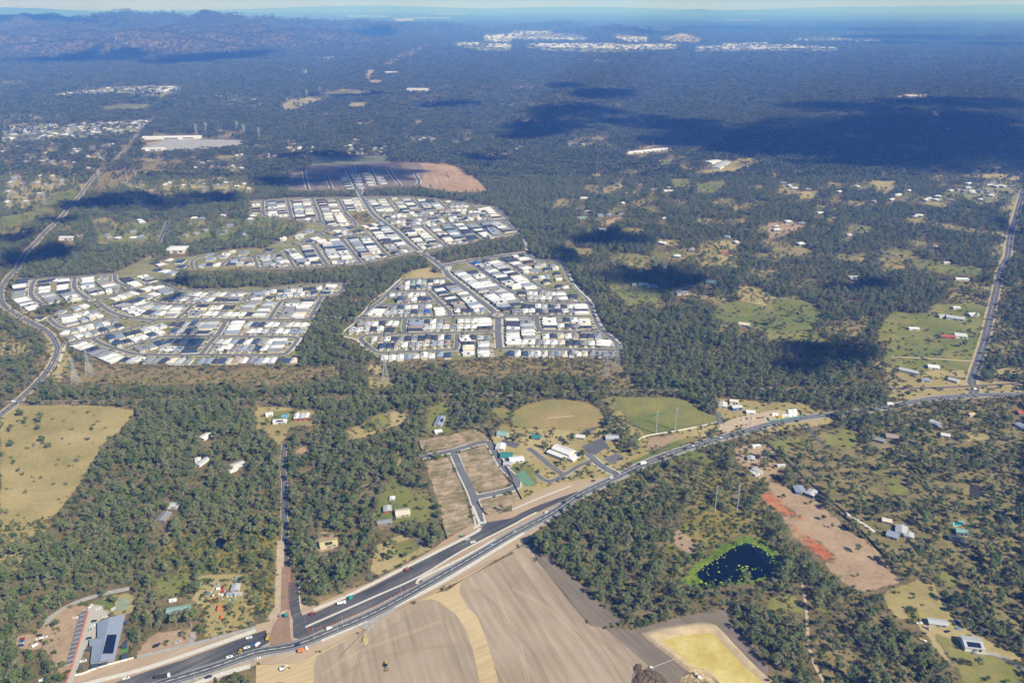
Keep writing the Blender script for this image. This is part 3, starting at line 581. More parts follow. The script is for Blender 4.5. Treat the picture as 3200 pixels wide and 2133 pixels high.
for s_,mm in (("14 600,1500 900,1300 1300,1150 1700,1000",M_RUTL),("14 700,1568 1000,1380 1500,1250 1900,1230",M_RUT),("15 60,420 250,700 520,1000 800,1260 1000,1568",M_RUTL),("15 150,380 330,640 600,980 900,1250 1180,1460",M_RUT),("15 0,700 300,860 600,1150 850,1568",M_RUTL),("14 2000,700 2200,850 2353,1080; 15 200,1300 320,1568",M_RUT),("14 900,1568 960,1300 1100,1150 1500,900",M_RUT),("14 2100,560 2200,700 2300,1000; 15 60,1200 150,1568",M_RUTL)):
    for o_ in (-1.1,1.1): line(s_,.55,z=.16,m=mm,off=o_,name='wheel_rut')
# --- spoil heaps
def heap(s_, h, m, name='dirt_heap', label=None, seed=1):
    P=np.array(GS(s_)); c=P.mean(0); rg=np.random.default_rng(seed); rings=[]; P=smooth(list(P)+[P[0]],4)[:-1]
    for k,z in ((1,0.02),(.9,.3),(.78,.5),(.62,.72),(.48,.85),(.34,.9),(.2,1),(.05,.95)): rings.append((c+(P-c)*k+rg.normal(0,.9,P.shape)*(k<1),h*z+rg.normal(0,.02)))
    me=ring_mesh(name,rings,m); me.polygons.foreach_set('use_smooth',[False]*len(me.polygons))
    for v in me.vertices: v.co.z += (rg.random()-.45)*h*.55 if v.co.z>.1*h else 0
    o=obj(name,me); tag(o,label,'dirt heap'); CLEAR_POLYS.append(P); return o
M_SPOIL = plain('dark_spoil',(.13,.09,.055),.95,.4,.5)
heap("15 1130,1500 1210,1440 1330,1460 1420,1540 1400,1640 1120,1640",2.4,M_SPOIL,label='large dark brown soil heap at the bottom edge below the muddy basin')
heap("15 1110,1440 1150,1400 1195,1410 1190,1440 1140,1475",1.6,M_SPOIL,label='small dark soil mound at the field corner beside a white pump',seed=2)
heap("15 1550,1520 1650,1450 1800,1480 1880,1560 1850,1640 1560,1640",2.6,M_YDIRT,label='yellow clay heap under the excavator at the basin edge',seed=3)
heap("14 960,1200 1000,1120 1030,1190 1000,1225",1.4,M_YDIRT,label='small yellow clay mound with dark ruts below the utility pole',seed=4)
heap("2 1560,1568 1600,1520 1810,1520; 6 2100,160 1900,195 1650,150",3.5,streaky('orange_clay',[(.3,(.24,.155,.085)),(.5,(.37,.245,.14)),(.68,(.46,.335,.215))],.3,(.02,.1),.01),label='broad orange clay fill mound at the right end of the far construction site',seed=5)

# ---------------------------------------------------------------- estate streets
for s,wd in (("21 640,205 900,165 1350,150 2110,95",7),("21 640,205 590,300 570,450 620,540 760,640",7.5),("21 1370,160 1370,350 1500,480 1640,575",7.5),("21 2110,100 2130,230 2340,330; 22 310,165",7.5),
 ("21 1740,560 1850,530 2100,480 2349,405; 22 310,165 600,60 860,12 1000,60 1200,150",7.5),("21 1800,620 1850,640 2000,770 2300,880; 22 500,680 800,705 1180,690 2000,690; 23 0,690 800,705 1550,690 1750,672; 24 -60,775 150,795 350,800 1000,790 1800,770; 25 400,1225 870,1215 1180,1208",8.5),
 ("21 1230,815 930,890 960,970 1100,1070 1250,1085 1500,1020 1900,920 2280,880",7),("21 1080,1400 1400,1330 1700,1270 2000,1190 2349,1110; 22 300,860 600,780 820,710",8),("21 1700,1280 1900,1390 2349,1530; 22 200,1290 500,1330 1000,1348 1600,1342; 23 0,1347 1000,1342 1180,1270 1345,1080 1300,1025 1150,1012 900,1010 0,1002; 22 2000,1003 1000,1010 800,1050 500,1130 250,1225",7.5),
 ("22 1640,1330 1800,1130 1950,960 2110,700",8),("22 1190,685 1400,510 1480,420",7.5),("22 720,350 850,390 1100,412 1470,418 2000,402 2300,380; 23 250,395 430,300 570,180",7.5),("22 1200,150 2349,165; 23 560,178 900,120 1500,62 2130,32 2195,70 2130,200 1900,265 1700,282 1400,310 1100,345 1020,400 830,690",7.5),
 ("23 1790,290 1640,560 1570,690",7.5),("22 720,340 870,250 1200,152",7),
 ("24 370,790 600,580 750,480 900,330 1050,180 1140,88 1500,78 1980,62",8),("24 950,290 1500,290 1640,292 1780,430 1950,600 2030,680 2030,765",8),("24 720,535 1000,548 1500,518 1850,480",7.5),
 ("24 1210,800 1185,950 1150,1070 1000,1092 600,1092 430,1132 415,1195 600,1350 720,1412 1000,1412 2000,1375 2145,1335 2170,1085",7.5),("24 1150,1078 1600,1062 2349,1050; 25 860,1512 1310,1500",7.5),
 ("26 50,1345 600,1350 1400,1362 2160,1372",8),("26 690,755 700,900 765,1010 1000,1032 1500,1032 1830,1035",7.5),("25 1480,1212 1800,1212 2349,1215; 26 1600,748 1725,745",8),
 ("25 270,305 700,222 1000,182 1350,125 1700,62 1830,62 1950,140 2150,210; 7 300,828 430,832 485,900 535,1000 620,1100 700,1190 750,1310 800,1430 850,1490 950,1568; 26 2170,1260 2185,1330 2150,1372",9),
 ("25 780,230 1000,370 1200,510 1400,680 1560,760 1750,900 1900,972; 26 700,502 1400,502 1610,490",8),("25 1355,140 1500,230 1700,380 1850,475 2050,480",7.5),("25 1860,480 2000,610 2170,725 1900,745 1560,755",7.5),("26 790,230 900,268 1350,272",7.5),
 ("27 250,420 245,210 285,150 650,122 1200,112 1640,108 2000,100",7.5),("28 240,98 750,85 1200,92 1600,132 2100,200; 29 1000,212 1100,290 1400,272 1500,330 1600,410 1665,495 1580,525 1100,535; 28 1800,562 1300,602 830,652",8),
 ("29 1650,540 1750,660 1880,715 1800,770 1450,812 1100,890 560,1002 250,1082 90,1112",8),("27 260,350 290,445 520,480 770,468 1050,550 1300,562",7.5),("27 695,130 730,300 770,465",8),("27 1160,118 1210,280 1270,400 1300,530 1470,662",8),("27 1630,112 1710,290 1790,420 1960,605 1700,645 1480,672",8),
 ("27 1470,665 1300,740 1000,890 965,935 1180,985 1290,1150 1440,1350",8),("27 1300,752 1400,812 1650,838 1850,1050 2050,1300",8),("27 1660,838 1900,800 2150,782; 28 400,900 520,1040 685,1192",8),("27 0,1190 300,1130 640,1112 700,1180 820,1390",7.5),("27 80,1185 150,1392",7.5),
 ("27 0,1425 150,1402 820,1395 1440,1355 2050,1305; 28 680,1200 1000,1130 1190,1108",8),("28 630,108 720,240 850,352 1330,330 1200,230 1080,115",7.5),("28 1580,150 1700,270 1850,400",7.5),("28 600,512 1000,472 1600,442 2000,425 2349,400",7.5),("28 1280,615 1450,800 1720,990",7.5),("28 1800,565 1950,740 2200,905",7.5),("29 1090,540 1250,680 1430,805",7.5),
 ("30 1250,760 1330,690 1480,640 1830,590 1930,560",7),("30 720,820 700,700 760,650 900,600 1400,560",7),("6 110,640 400,690 500,720",6)):
    road(s, wd, M_EST, 1.7, 'street', M_KERB)
road("28 90,-60 130,0 240,180 330,330 420,440 600,570 760,680 900,800 1030,930 1180,1050; 28 1310,1130 1500,1260 1700,1420; 25 420,480 700,700 950,900 1150,1050 1270,1160",11,M_EST,2.6,'estate_spine_road',M_CONC); road("6 970,200 925,110 900,0 880,-60",9,M_EST,2,'estate_spine_road',M_CONC)
road("25 1335,1250 1332,1400 1335,1568; 26 5,1150 5,1345",10,M_EST,3.0,'estate_spine_road',M_KERB)
for s in ("24 -100,768 340,768 600,478 850,308 1130,70","24 310,862 200,940 60,1060 90,1125 300,1180 430,1300 540,1400","26 1280,-20 1400,200 1700,500 1770,700 1870,920 2030,1080 2200,1230 2265,1320","23 1570,770 1480,950 1400,1080 1250,1280","9 600,40 560,150 530,250","25 270,278 700,200 1300,100 1830,40","29 1660,540 1900,700 1900,760 1450,835"):
    pl=smooth(GS(s)); ZI[0]+=1; strip('footpath', pl, 1.7,-1.7,.5+ZI[0]*.001,M_CONC)
def roundabout(c, r0, r1):
    x,y=G(c); a=np.linspace(0,2*math.pi,33)[:-1]; ring=lambda r:[(x+r*math.cos(t),y+r*math.sin(t)) for t in a]
    sheet('roundabout',ring(r1),.9,M_EST); sheet('roundabout_kerb',ring(r0+1.6),1.1,M_CONC); o=sheet('roundabout_island',ring(r0),1.15,MATS['dirt_track'])
    return (x,y,r0)
RB=[roundabout(px(25,1330,1208),8,17),roundabout(px(28,1250,1103),6,13),roundabout(px(21,1690,585),5.5,12)]
road("29 1970,860 2020,950 2030,1080",7,M_CONC,0,'concrete_path',None,1)

# ---------------------------------------------------------------- estate houses
ROOF = {'w':(.74,.73,.71),'s':(.47,.48,.49),'g':(.26,.265,.27),'d':(.060,.066,.080),'b':(.050,.080,.135),'c':(.66,.58,.45),'t':(.34,.27,.22),'B':(.03,.13,.42),'e':(.26,.40,.36),'r':(.42,.12,.07),'y':(.55,.47,.24),'k':(.05,.22,.20),'p':(.62,.60,.56),'v':(.28,.32,.40)}
RNAME = {'w':'white','s':'silver','g':'grey','d':'charcoal','b':'slate blue','c':'cream','t':'tan','B':'bright blue','e':'pale green','r':'red','y':'yellow','k':'dark green','p':'off-white','v':'blue grey'}
def roofmat(k):
    nm='roof_'+RNAME[k].replace(' ','_')
    if nm in MATS: return MATS[nm]
    m,n,b=mat_new(nm); b.inputs['Roughness'].default_value=.5; b.inputs['Specular IOR Level'].default_value=.35
    c=ROOF[k]; tc=N(n,'ShaderNodeTexCoord').outputs['Object']; oi=N(n,'ShaderNodeObjectInfo').outputs['Random']
    wv=N(n,'ShaderNodeTexWave',i_Scale=2.2,i_Distortion=.3); L(n,tc,wv.inputs[0])
    base=mix(n,math2(n,'MULTIPLY',wv.outputs['Fac'],.25),c,tuple(q*.72 for q in c))
    base=mix(n,ramp(n,noise(n,pos(n),.25,4,.6),[(.4,(0,0,0)),(.75,(.35,.35,.35))]),base,tuple(q*.6 for q in c))
    base=mix(n,math2(n,'MULTIPLY',oi,.22),base,tuple(q*.7 for q in c)); L(n,base,b.inputs['Base Color']); return m
for k in ROOF: roofmat(k)
M_WALL=[plain('render_white',(.66,.63,.58),.8,.1,.4),plain('render_cream',(.52,.46,.36),.8,.1,.4),plain('brick_brown',(.26,.17,.12),.85,.2,.8),plain('render_grey',(.30,.29,.28),.8,.1,.4)]
M_GAR=plain('garage_door_panel',(.34,.33,.32),.6,.1,.5); M_SOLAR=plain('solar_cell',(.012,.018,.040),.15,.3,.8,.6); M_GLASS=plain('dark_window',(.02,.025,.03),.1,.1,1,.6)
m,n,b=mat_new('driveway_concrete'); b.inputs['Roughness'].default_value=.85; L(n,ramp(n,noise(n,pos(n),.2,3,.6),[(.35,(.40,.37,.32)),(.65,(.62,.59,.53))]),b.inputs['Base Color']); M_DRV=m
def hip(mb, x0,x1,y0,y1,z,h,o=.5,m=0,gable=False):
    x0-=o;x1+=o;y0-=o;y1+=o; wx=x1-x0; wy=y1-y0; fz=z-.18
    if wx<=wy:
        cx=(x0+x1)/2; i=0 if gable else min(wx/2,wy/2-.05); A=(cx,y0+i,z+h); B=(cx,y1-i,z+h)
        vs=[(x0,y0,z),(x1,y0,z),(x1,y1,z),(x0,y1,z),A,B]; fs=[(0,1,4),(1,2,5,4),(2,3,5),(3,0,4,5)]
    else:
        cy_=(y0+y1)/2; i=0 if gable else min(wy/2,wx/2-.05); A=(x0+i,cy_,z+h); B=(x1-i,cy_,z+h)
        vs=[(x0,y0,z),(x1,y0,z),(x1,y1,z),(x0,y1,z),A,B]; fs=[(0,1,5,4),(1,2,5),(2,3,4,5),(3,0,4)]
    mb.add(vs,fs,m); mb.add([(x0,y0,fz),(x1,y0,fz),(x1,y1,fz),(x0,y1,fz),(x0,y0,z),(x1,y0,z),(x1,y1,z),(x0,y1,z)],[(0,1,5,4),(1,2,6,5),(2,3,7,6),(3,0,4,7),(3,2,1,0)],m)
# five plans on a 12 x 21 m base, front towards -Y; (wall, roof, garage door, windows, driveway, solar)
def plan(k):
    W=MB();Rf=MB();Gd=MB();Wi=MB();Dr=MB();So=MB(); H=2.75; s=1 if k%2==0 else -1
    X=lambda a,b:(min(s*a,s*b),max(s*a,s*b))
    fr=-10.5+[0,1.2,.4,.8,1.6][k]
    W.box(*X(-5.6,5.6),-7.5,9.6+[0,-.8,.4,-1,.2][k],-.1,H); W.box(*X(-5.6,.4),fr+1.2,-7.45,-.1,H-.05); 
    if k in (1,3): W.box(*X(.7,3.8),-9.2,-7.46,-.1,H-.1)
    y1=9.6+[0,-.8,.4,-1,.2][k]; g=(k==4)
    hip(Rf,*X(-5.6,5.6),-7.5,y1,H+.02,2.0 if not g else 1.5,.55,gable=g); hip(Rf,*X(-5.6,.4),fr+1.2,-2.6,H+.05,1.35,.5,gable=(k in (2,4)))
    x0,x1=X(-5.1,-.2); Gd.box(x0,x1,fr+1.14,fr+1.19,0,2.2)
    for a,b in ((1.4,4.4),):
        q=X(a,b); Wi.box(*q,-7.56,-7.51,.7,2.1) if k not in (1,3) else Wi.box(*q,-9.26,-9.21,.7,2.1)
    q=X(-4.9,-.4); Dr.add([(q[0],-16.2,.14),(q[1],-16.2,.14),(q[1],fr+1.1,.14),(q[0],fr+1.1,.14)],[(0,1,2,3)])
    # solar panels lie on the +s slope of the main roof
    rise=(2.0 if not g else 1.5)/6.15
    for r in range(2):
        for c in range(4):
            xa=s*(1.4+r*1.75); xb=s*(1.4+r*1.75+1.62); ya=-1.5+c*1.08; yb=ya+1.0
            z=lambda xx: H+.02+(6.15-abs(xx))*rise+.10
            f=[(xa,ya,z(xa)),(xb,ya,z(xb)),(xb,yb,z(xb)),(xa,yb,z(xa))]
            if s<0: f=f[::-1]
            So.add(f,[(0,1,2,3)])
    return W,Rf,Gd,Wi,Dr,So
PLANS=[plan(k) for k in range(5)]
PM=[]
for k,(W,Rf,Gd,Wi,Dr,So) in enumerate(PLANS):
    PM.append({'wall':W.mesh('house_wall',[M_WALL[0]]),'roof':Rf.mesh('house_roof',[roofmat('w')]),'garage_door':Gd.mesh('garage_door',[M_GAR]),'front_window':Wi.mesh('house_window',[M_GLASS]),'driveway':Dr.mesh('driveway',[M_DRV]),'solar_panel':So.mesh('solar_panel',[M_SOLAR])})
# rows of houses: window, first and last roof centre, how many, depth in metres, where, colours
RW=[
 # right-hand estate, west half (window 24) from the front upwards
 (24,830,1500,1990,1450,9,20,'in the front row, west half of the near right estate','wwwvpwwvb'),(24,800,1280,1985,1230,10,21,'in the second row, west half of the near right estate','bdtwgscvst'),(24,640,1160,1990,1122,12,21,'in the third row, west half of the near right estate','ptwdgdgdddwb'),
 (24,240,992,755,975,5,21,'in the lower row at the west tip of the right estate','swsdw'),(24,390,886,790,864,4,21,'in the upper row at the west tip of the right estate','gswd'),(24,915,868,1035,868,2,21,'beside the short street at the west tip of the right estate','ww'),(24,935,995,938,990,1,21,'with long dark roof at the west tip corner of the right estate','d'),
 (24,1425,830,1385,985,4,27,'in the four-house stack east of the short western street','vvtd'),(25,14,1305,890,1285,8,20,'in the upper row left of the lower roundabout street','dwgtdwww','4'),(25,0,1418,880,1400,8,20,'in the lower row left of the lower roundabout street','swswgwww'),(25,1070,1265,1090,1415,4,27,'in the stack just left of the roundabout south leg','wwwd'),
 (24,875,675,1615,655,7,20,'in the row above the east-west estate street','sssvdgB'),(24,1000,580,1640,560,6,20,'in the second row above the east-west estate street','gbwwgw'),(24,770,578,640,708,4,26,'in the white-roofed stack at the west end of the street','dwww'),(24,1840,600,1850,690,3,20,'at the east end of the row above the street','www'),
 (24,1115,442,1620,415,5,20,'in the lower row of the middle western pocket','BgwdB'.replace('B','b')),(24,970,350,1530,335,6,20,'in the upper row of the middle western pocket','wsgwpw'),(24,1135,220,1660,200,6,20,'in the lower row of the top western pocket','gwdbgs'),(24,1250,130,1885,105,7,20,'in the top row of the western pocket','wessdww'),
 (24,1790,205,1895,305,3,22,'west of the diagonal street at the top pocket','dwb'),(24,2020,155,2130,245,3,24,'beside the spine road above the diagonal street','dgv'),(25,680,790,930,1030,6,24,'along the west side of the spine road','wgwwvw'),(25,410,835,625,1035,6,24,'west of the spine road along the diagonal street','dwddtg'),(25,580,1110,1050,1090,5,20,'in the short row left above the roundabout','wddwv'),
 (6,1925,1525,2130,1528,4,19,'in the short row left of the roundabout south leg','wdsg'),(10,1945,10,1945,105,4,20,'in the front stack left of the south leg','dwcw'),(10,2090,5,2090,122,5,20,'in the front stack beside the south leg','swgww'),(24,2310,1105,2310,1370,5,19,'in the stack above the front row near the south leg','wwdcw'),
 # right-hand estate, east half (window 26)
 (26,215,1420,2075,1430,16,20,'in the front row, east half of the near right estate','bwbswpgvcgwcggvg'),(26,460,1212,1695,1230,10,20,'in the second row, east half of the near right estate','wwgwwcddgw'),(26,1930,1195,1920,1255,2,26,'in the pair at the east end of the second row','ww'),(26,855,1100,1810,1100,8,20,'in the third row, east half of the near right estate','wdcwtddv'),
 (26,235,800,250,1230,9,25,'in the long stack right of the south leg','wddwgpwww'),(26,490,790,560,1120,7,24,'in the second stack right of the south leg','ggsgwwg'),(26,905,790,925,930,4,25,'in the stack inside the eastern loop street','wwwd'),(26,1100,805,1370,805,3,19,'in the upper row inside the eastern loop street','gdw'),(26,1130,915,1405,915,3,19,'in the lower row inside the eastern loop street','wdg'),(26,1550,800,1590,940,4,25,'in the stack at the east end of the loop street','pwcd'),
 (26,480,645,1335,645,8,20,'in the row right of the roundabout','wwdgddwg'),(26,320,645,321,645,1,22,'next to the roundabout on its upper right','g'),(26,480,555,1300,560,8,20,'in the second row right of the roundabout','ddwsbsdw'),(26,1490,540,1520,670,4,26,'in the stack at the east end of the roundabout rows','wwdw'),
 (26,565,400,1030,410,5,20,'in the lower row of the upper eastern pocket','sswpg'),(26,560,320,1000,325,5,20,'in the upper row of the upper eastern pocket','wwgsw'),(26,420,310,421,310,1,20,'at the west tip of the upper eastern pocket','d'),(26,1130,330,1165,410,2,20,'at the right of the upper eastern pocket','ww'),(26,1350,375,1351,375,1,26,'at the far right corner of the upper eastern pocket','d'),
 # right-hand estate, top
 (25,590,390,1040,720,8,26,'along the east side of the upper spine road','gwswswwg'),(25,410,322,411,322,1,18,'at the top corner of the spine road','s'),(25,860,400,1250,690,7,24,'back to back with the upper spine road row','dgwgwwg'),(25,1070,280,1440,525,6,26,'west side of the second diagonal street','sgwgwd'),(25,1500,580,1640,665,2,24,'at the foot of the second diagonal street','sw'),
 (25,1260,220,1620,455,6,25,'in the row behind the second diagonal street','wsedwd'.replace('e','s')),(25,1680,495,1925,675,5,26,'in the white roofed run of the third diagonal street','wwwBw'.replace('B','v')),(25,1470,150,1830,325,5,25,'along the east side of the third diagonal street','ddwgw'),(25,1650,105,1755,95,2,20,'at the top edge of the third diagonal street','wd'),(25,1790,150,1890,215,2,24,'near the top right bend of the perimeter street','wd'),
 (25,1130,785,1490,1070,7,26,'along the east side of the lower spine road','gwwwsvd'),(25,1370,745,1660,990,6,26,'back to back with the lower spine road row','sgwwgd'),(25,930,225,1120,190,2,18,'under blue sheeting near the top perimeter street','Bd'),
 # left-hand estate
 (22,230,1410,1390,1445,9,21,'in the front row of the left estate, western run','dswggdcsg'),(22,1640,1440,3345,1425,14,21,'in the front row of the left estate, eastern run','vvdbctwgvwwdbc'),(22,950,1215,1215,1225,3,21,'in the second row behind the front street of the left estate','swv'),(22,1560,1060,1430,1260,4,26,'in the stack beside the north-south street, left estate','bbdb'),
 (23,-165,1210,745,1215,8,21,'in the second row, eastern run of the left estate','gwwgvgbw'),(23,-75,1080,835,1085,8,21,'in the third row, eastern run of the left estate','swvdwbgw'),(23,1050,1055,950,1235,4,24,'in the stack at the east loop of the left estate','wvwg'),(23,370,895,1390,900,9,21,'in the fourth row of the left estate','twwsgwwvv'),(23,440,770,1460,778,9,21,'in the fifth row of the left estate','sbdwwgpww'),(23,250,735,130,910,4,25,'in the white stack west of the fourth row, left estate','wwwv'),
 (22,540,1215,870,1115,3,22,'on the inner corner of the left estate bend','ggb'),(22,1060,1075,1330,1080,3,21,'behind the inner bend of the left estate','bdv'),(22,120,1125,870,915,6,21,'in the lower slanting row at the west of the left estate','bdwwbw'),(22,-20,1030,900,790,7,21,'in the upper slanting row at the west of the left estate','bvddsws'),(9,730,25,1060,155,7,27,'in the slanting run by the pylons','wpdggww'),
 (22,1130,890,1520,885,4,21,'in the shaded lower row of the left estate','bsbg'),(22,1130,765,1630,770,5,21,'in the shaded upper row of the left estate','ddsbs'),(22,1830,745,1680,915,4,25,'in the stack right of the shaded rows','svcd'),
 (21,1290,1250,2180,1035,7,21,'',''),(21,1345,1110,2090,955,6,21,'',''),(21,1200,1150,1201,1150,1,18,'','w'),(21,1200,855,1310,985,4,24,'','gwwg'),(21,1410,830,1720,770,3,20,'','wwg'),(21,1520,915,1800,840,3,20,'','vsw'),(21,1110,775,1111,775,1,18,'','g'),(21,1390,705,1540,665,2,18,'','vw'),(21,740,880,741,880,1,18,'','d'),
 (21,415,195,320,500,8,24,'','ddvwdggg'),(21,385,540,615,722,7,24,'','wwgwgww'),(21,800,225,805,400,4,22,'','ddww'),(21,840,445,980,575,4,24,'','gsgg'),(21,1180,195,1140,350,4,21,'','wdww'),(21,1190,400,1350,545,4,24,'','dgwp'),(21,920,195,1060,195,2,18,'','dw'),(21,1600,165,1600,320,4,24,'','wwvw'),(21,1650,360,1780,440,4,24,'','ggdw'),(21,1830,150,1940,140,2,18,'','gg'),(21,1890,215,2040,330,4,24,'','gtwg'),(21,2000,395,2130,375,2,20,'','wg'),
 (5,1150,990,1250,1045,4,20,'','ddww'),(5,1310,965,1390,1005,4,20,'','wwgd'),(22,50,300,720,95,7,21,'','wwswdww'),(22,840,95,1000,175,3,22,'','wgv'),(22,340,365,780,215,4,21,'','dbgw'),(22,110,390,490,560,7,24,'','dsgwsww'),(22,510,390,650,450,3,24,'','wgs'),(22,660,560,661,560,1,24,'','d'),(22,800,460,1010,465,3,21,'','vsw'),(22,780,570,900,575,2,21,'','vw'),(22,1220,440,1080,600,4,22,'','gwpg'),
 (22,960,310,2050,320,10,21,'','dBgwgsvwdd'.replace('B','b')),(22,1230,215,2140,225,9,21,'','bgswpgswg'),(23,290,195,170,330,4,24,'','gwgd'),(22,1660,435,1500,590,4,22,'','dcgg'),(22,1850,465,2210,460,4,21,'','wwdd'),(22,1740,585,2515,590,7,21,'','wwgwwwd'),(23,490,390,410,490,3,24,'','gsg'),(23,840,375,660,595,6,24,'','vsgwgw'),(23,650,200,570,355,4,24,'','vgpg'),(23,790,185,1745,105,9,19,'','swdvwsddw'),(23,990,255,1650,190,7,19,'','gvwvwgb'),(23,830,285,831,285,1,18,'','d'),(23,1985,55,1870,190,4,22,'','wwgb'),(23,1265,370,1110,615,6,22,'','gwgggg'),(23,1555,330,1360,615,7,24,'','dpwwgcw'),
 (30,1030,550,1031,550,1,20,'','v'),(30,1050,625,1051,625,1,22,'','v'),(30,1270,585,1320,545,2,16,'','vw'),(30,1450,500,1451,500,1,14,'','w'),(30,1650,520,1651,520,1,24,'','g'),(30,890,740,1160,730,3,20,'','vdw'),(30,490,670,491,670,1,26,'','b'),(30,290,650,291,650,1,18,'','w'),(30,510,765,511,765,1,22,'','b'),(30,90,830,350,880,3,20,'','bwv'),(30,1430,720,1740,700,3,20,'','bsd'),(30,1470,660,1640,640,2,20,'','vg'),(30,40,700,130,730,2,18,'','dw'),
 # upper estate
 (27,400,165,420,410,7,26,'',''),(27,575,170,615,425,7,24,'',''),(27,110,180,130,350,4,24,'',''),(27,70,420,71,420,1,20,'',''),(27,860,140,925,470,9,26,'',''),(27,1030,140,1120,430,8,24,'',''),(27,1060,490,1180,490,2,20,'',''),(27,1310,140,1400,330,5,24,'',''),(27,1430,390,1460,500,3,24,'',''),(27,1480,550,1570,600,2,24,'',''),(27,1490,140,1580,330,5,24,'',''),(27,1620,390,1740,580,5,24,'',''),(27,1790,150,1860,300,4,24,'',''),(27,1930,120,2030,320,5,24,'',''),(27,1490,730,1840,650,4,20,'',''),(27,1620,770,2040,700,5,20,'',''),(27,1090,710,1091,710,1,30,'','v'),(27,910,805,911,805,1,26,'','s'),(27,620,860,621,860,1,16,'','w'),(27,350,1055,351,1055,1,24,'','d'),(27,1200,840,1290,880,2,24,'','ww'),(27,1100,895,1101,895,1,20,'','d'),
 (27,740,1050,930,1240,5,24,'',''),(27,1040,985,1170,1210,6,24,'',''),(27,950,1300,1280,1285,4,20,'',''),(27,1390,930,1540,1180,7,24,'',''),(27,1560,870,1780,1180,8,24,'',''),(27,1560,1280,1890,1250,4,20,'',''),(27,1880,830,2120,1150,8,24,'',''),(28,230,820,440,1090,7,24,'',''),(28,260,1210,550,1150,4,20,'',''),(27,230,1180,540,1160,4,19,'',''),(27,300,1240,320,1300,2,22,'',''),(27,540,1230,630,1270,2,22,'',''),(27,430,1325,650,1310,3,19,'',''),(27,20,1310,21,1310,1,19,'',''),
 (28,390,655,730,1030,9,24,'',''),(28,560,615,940,990,9,24,'',''),(28,240,620,510,575,4,20,'',''),(28,790,1100,1050,1050,4,20,'',''),(28,985,665,1250,920,6,24,'',''),(28,1180,640,1480,900,7,24,'',''),(28,1300,1000,1590,965,4,20,'',''),(28,1450,600,1760,860,7,24,'',''),(28,1780,920,2070,890,4,20,'',''),(28,1720,600,1960,830,7,24,'',''),(28,350,135,520,330,6,24,'',''),(28,540,130,690,320,5,24,'',''),(28,860,180,960,310,4,24,'',''),(28,780,110,781,110,1,20,'',''),(28,1000,130,1140,290,5,24,'',''),(28,1270,140,1400,300,5,24,'',''),(28,1430,140,1600,270,5,24,'',''),
 (28,590,390,1500,350,10,19,'',''),(28,660,455,1550,390,10,19,'',''),(28,740,540,1620,470,10,19,'',''),(28,850,600,1660,525,10,19,'',''),(29,590,170,591,170,1,18,'','w'),(29,660,215,850,210,3,18,'','ggg'),(29,660,262,920,258,4,18,'','swsw'),(29,470,335,880,322,5,19,'',''),(29,520,395,870,375,5,19,'',''),(29,1000,358,1160,358,3,18,'','www'),(29,1190,305,1240,350,2,18,'','wd'),(29,1300,285,1480,455,5,24,'','wwwwd'),(29,620,460,1290,415,9,18,'',''),(29,650,510,1010,490,5,18,'',''),(29,1160,480,1350,475,3,18,'',''),(29,790,585,1060,845,8,24,'',''),(29,1000,590,1330,815,8,24,'',''),(29,1270,560,1450,740,6,24,'',''),(29,1420,540,1690,700,6,24,'',''),
 # houses going up on the far construction stage
 (6,810,60,860,150,5,22,'','vvbbB'.replace('B','b')),(6,920,40,960,150,5,22,'','vsssv'),(6,1010,20,1060,130,5,22,'','sgssp'),(6,1140,60,1170,110,3,22,'','sss'),
]
for q in "235,868 285,860 375,862 325,898 400,888 240,910 180,915 130,925 220,975 272,975 318,965 415,940 430,990 437,1055 490,1065 318,1018 90,870".split():
    a,b_=map(float,q.split(',')); RW.append((7,a,b_,a+1,b_,1,17,'',''))
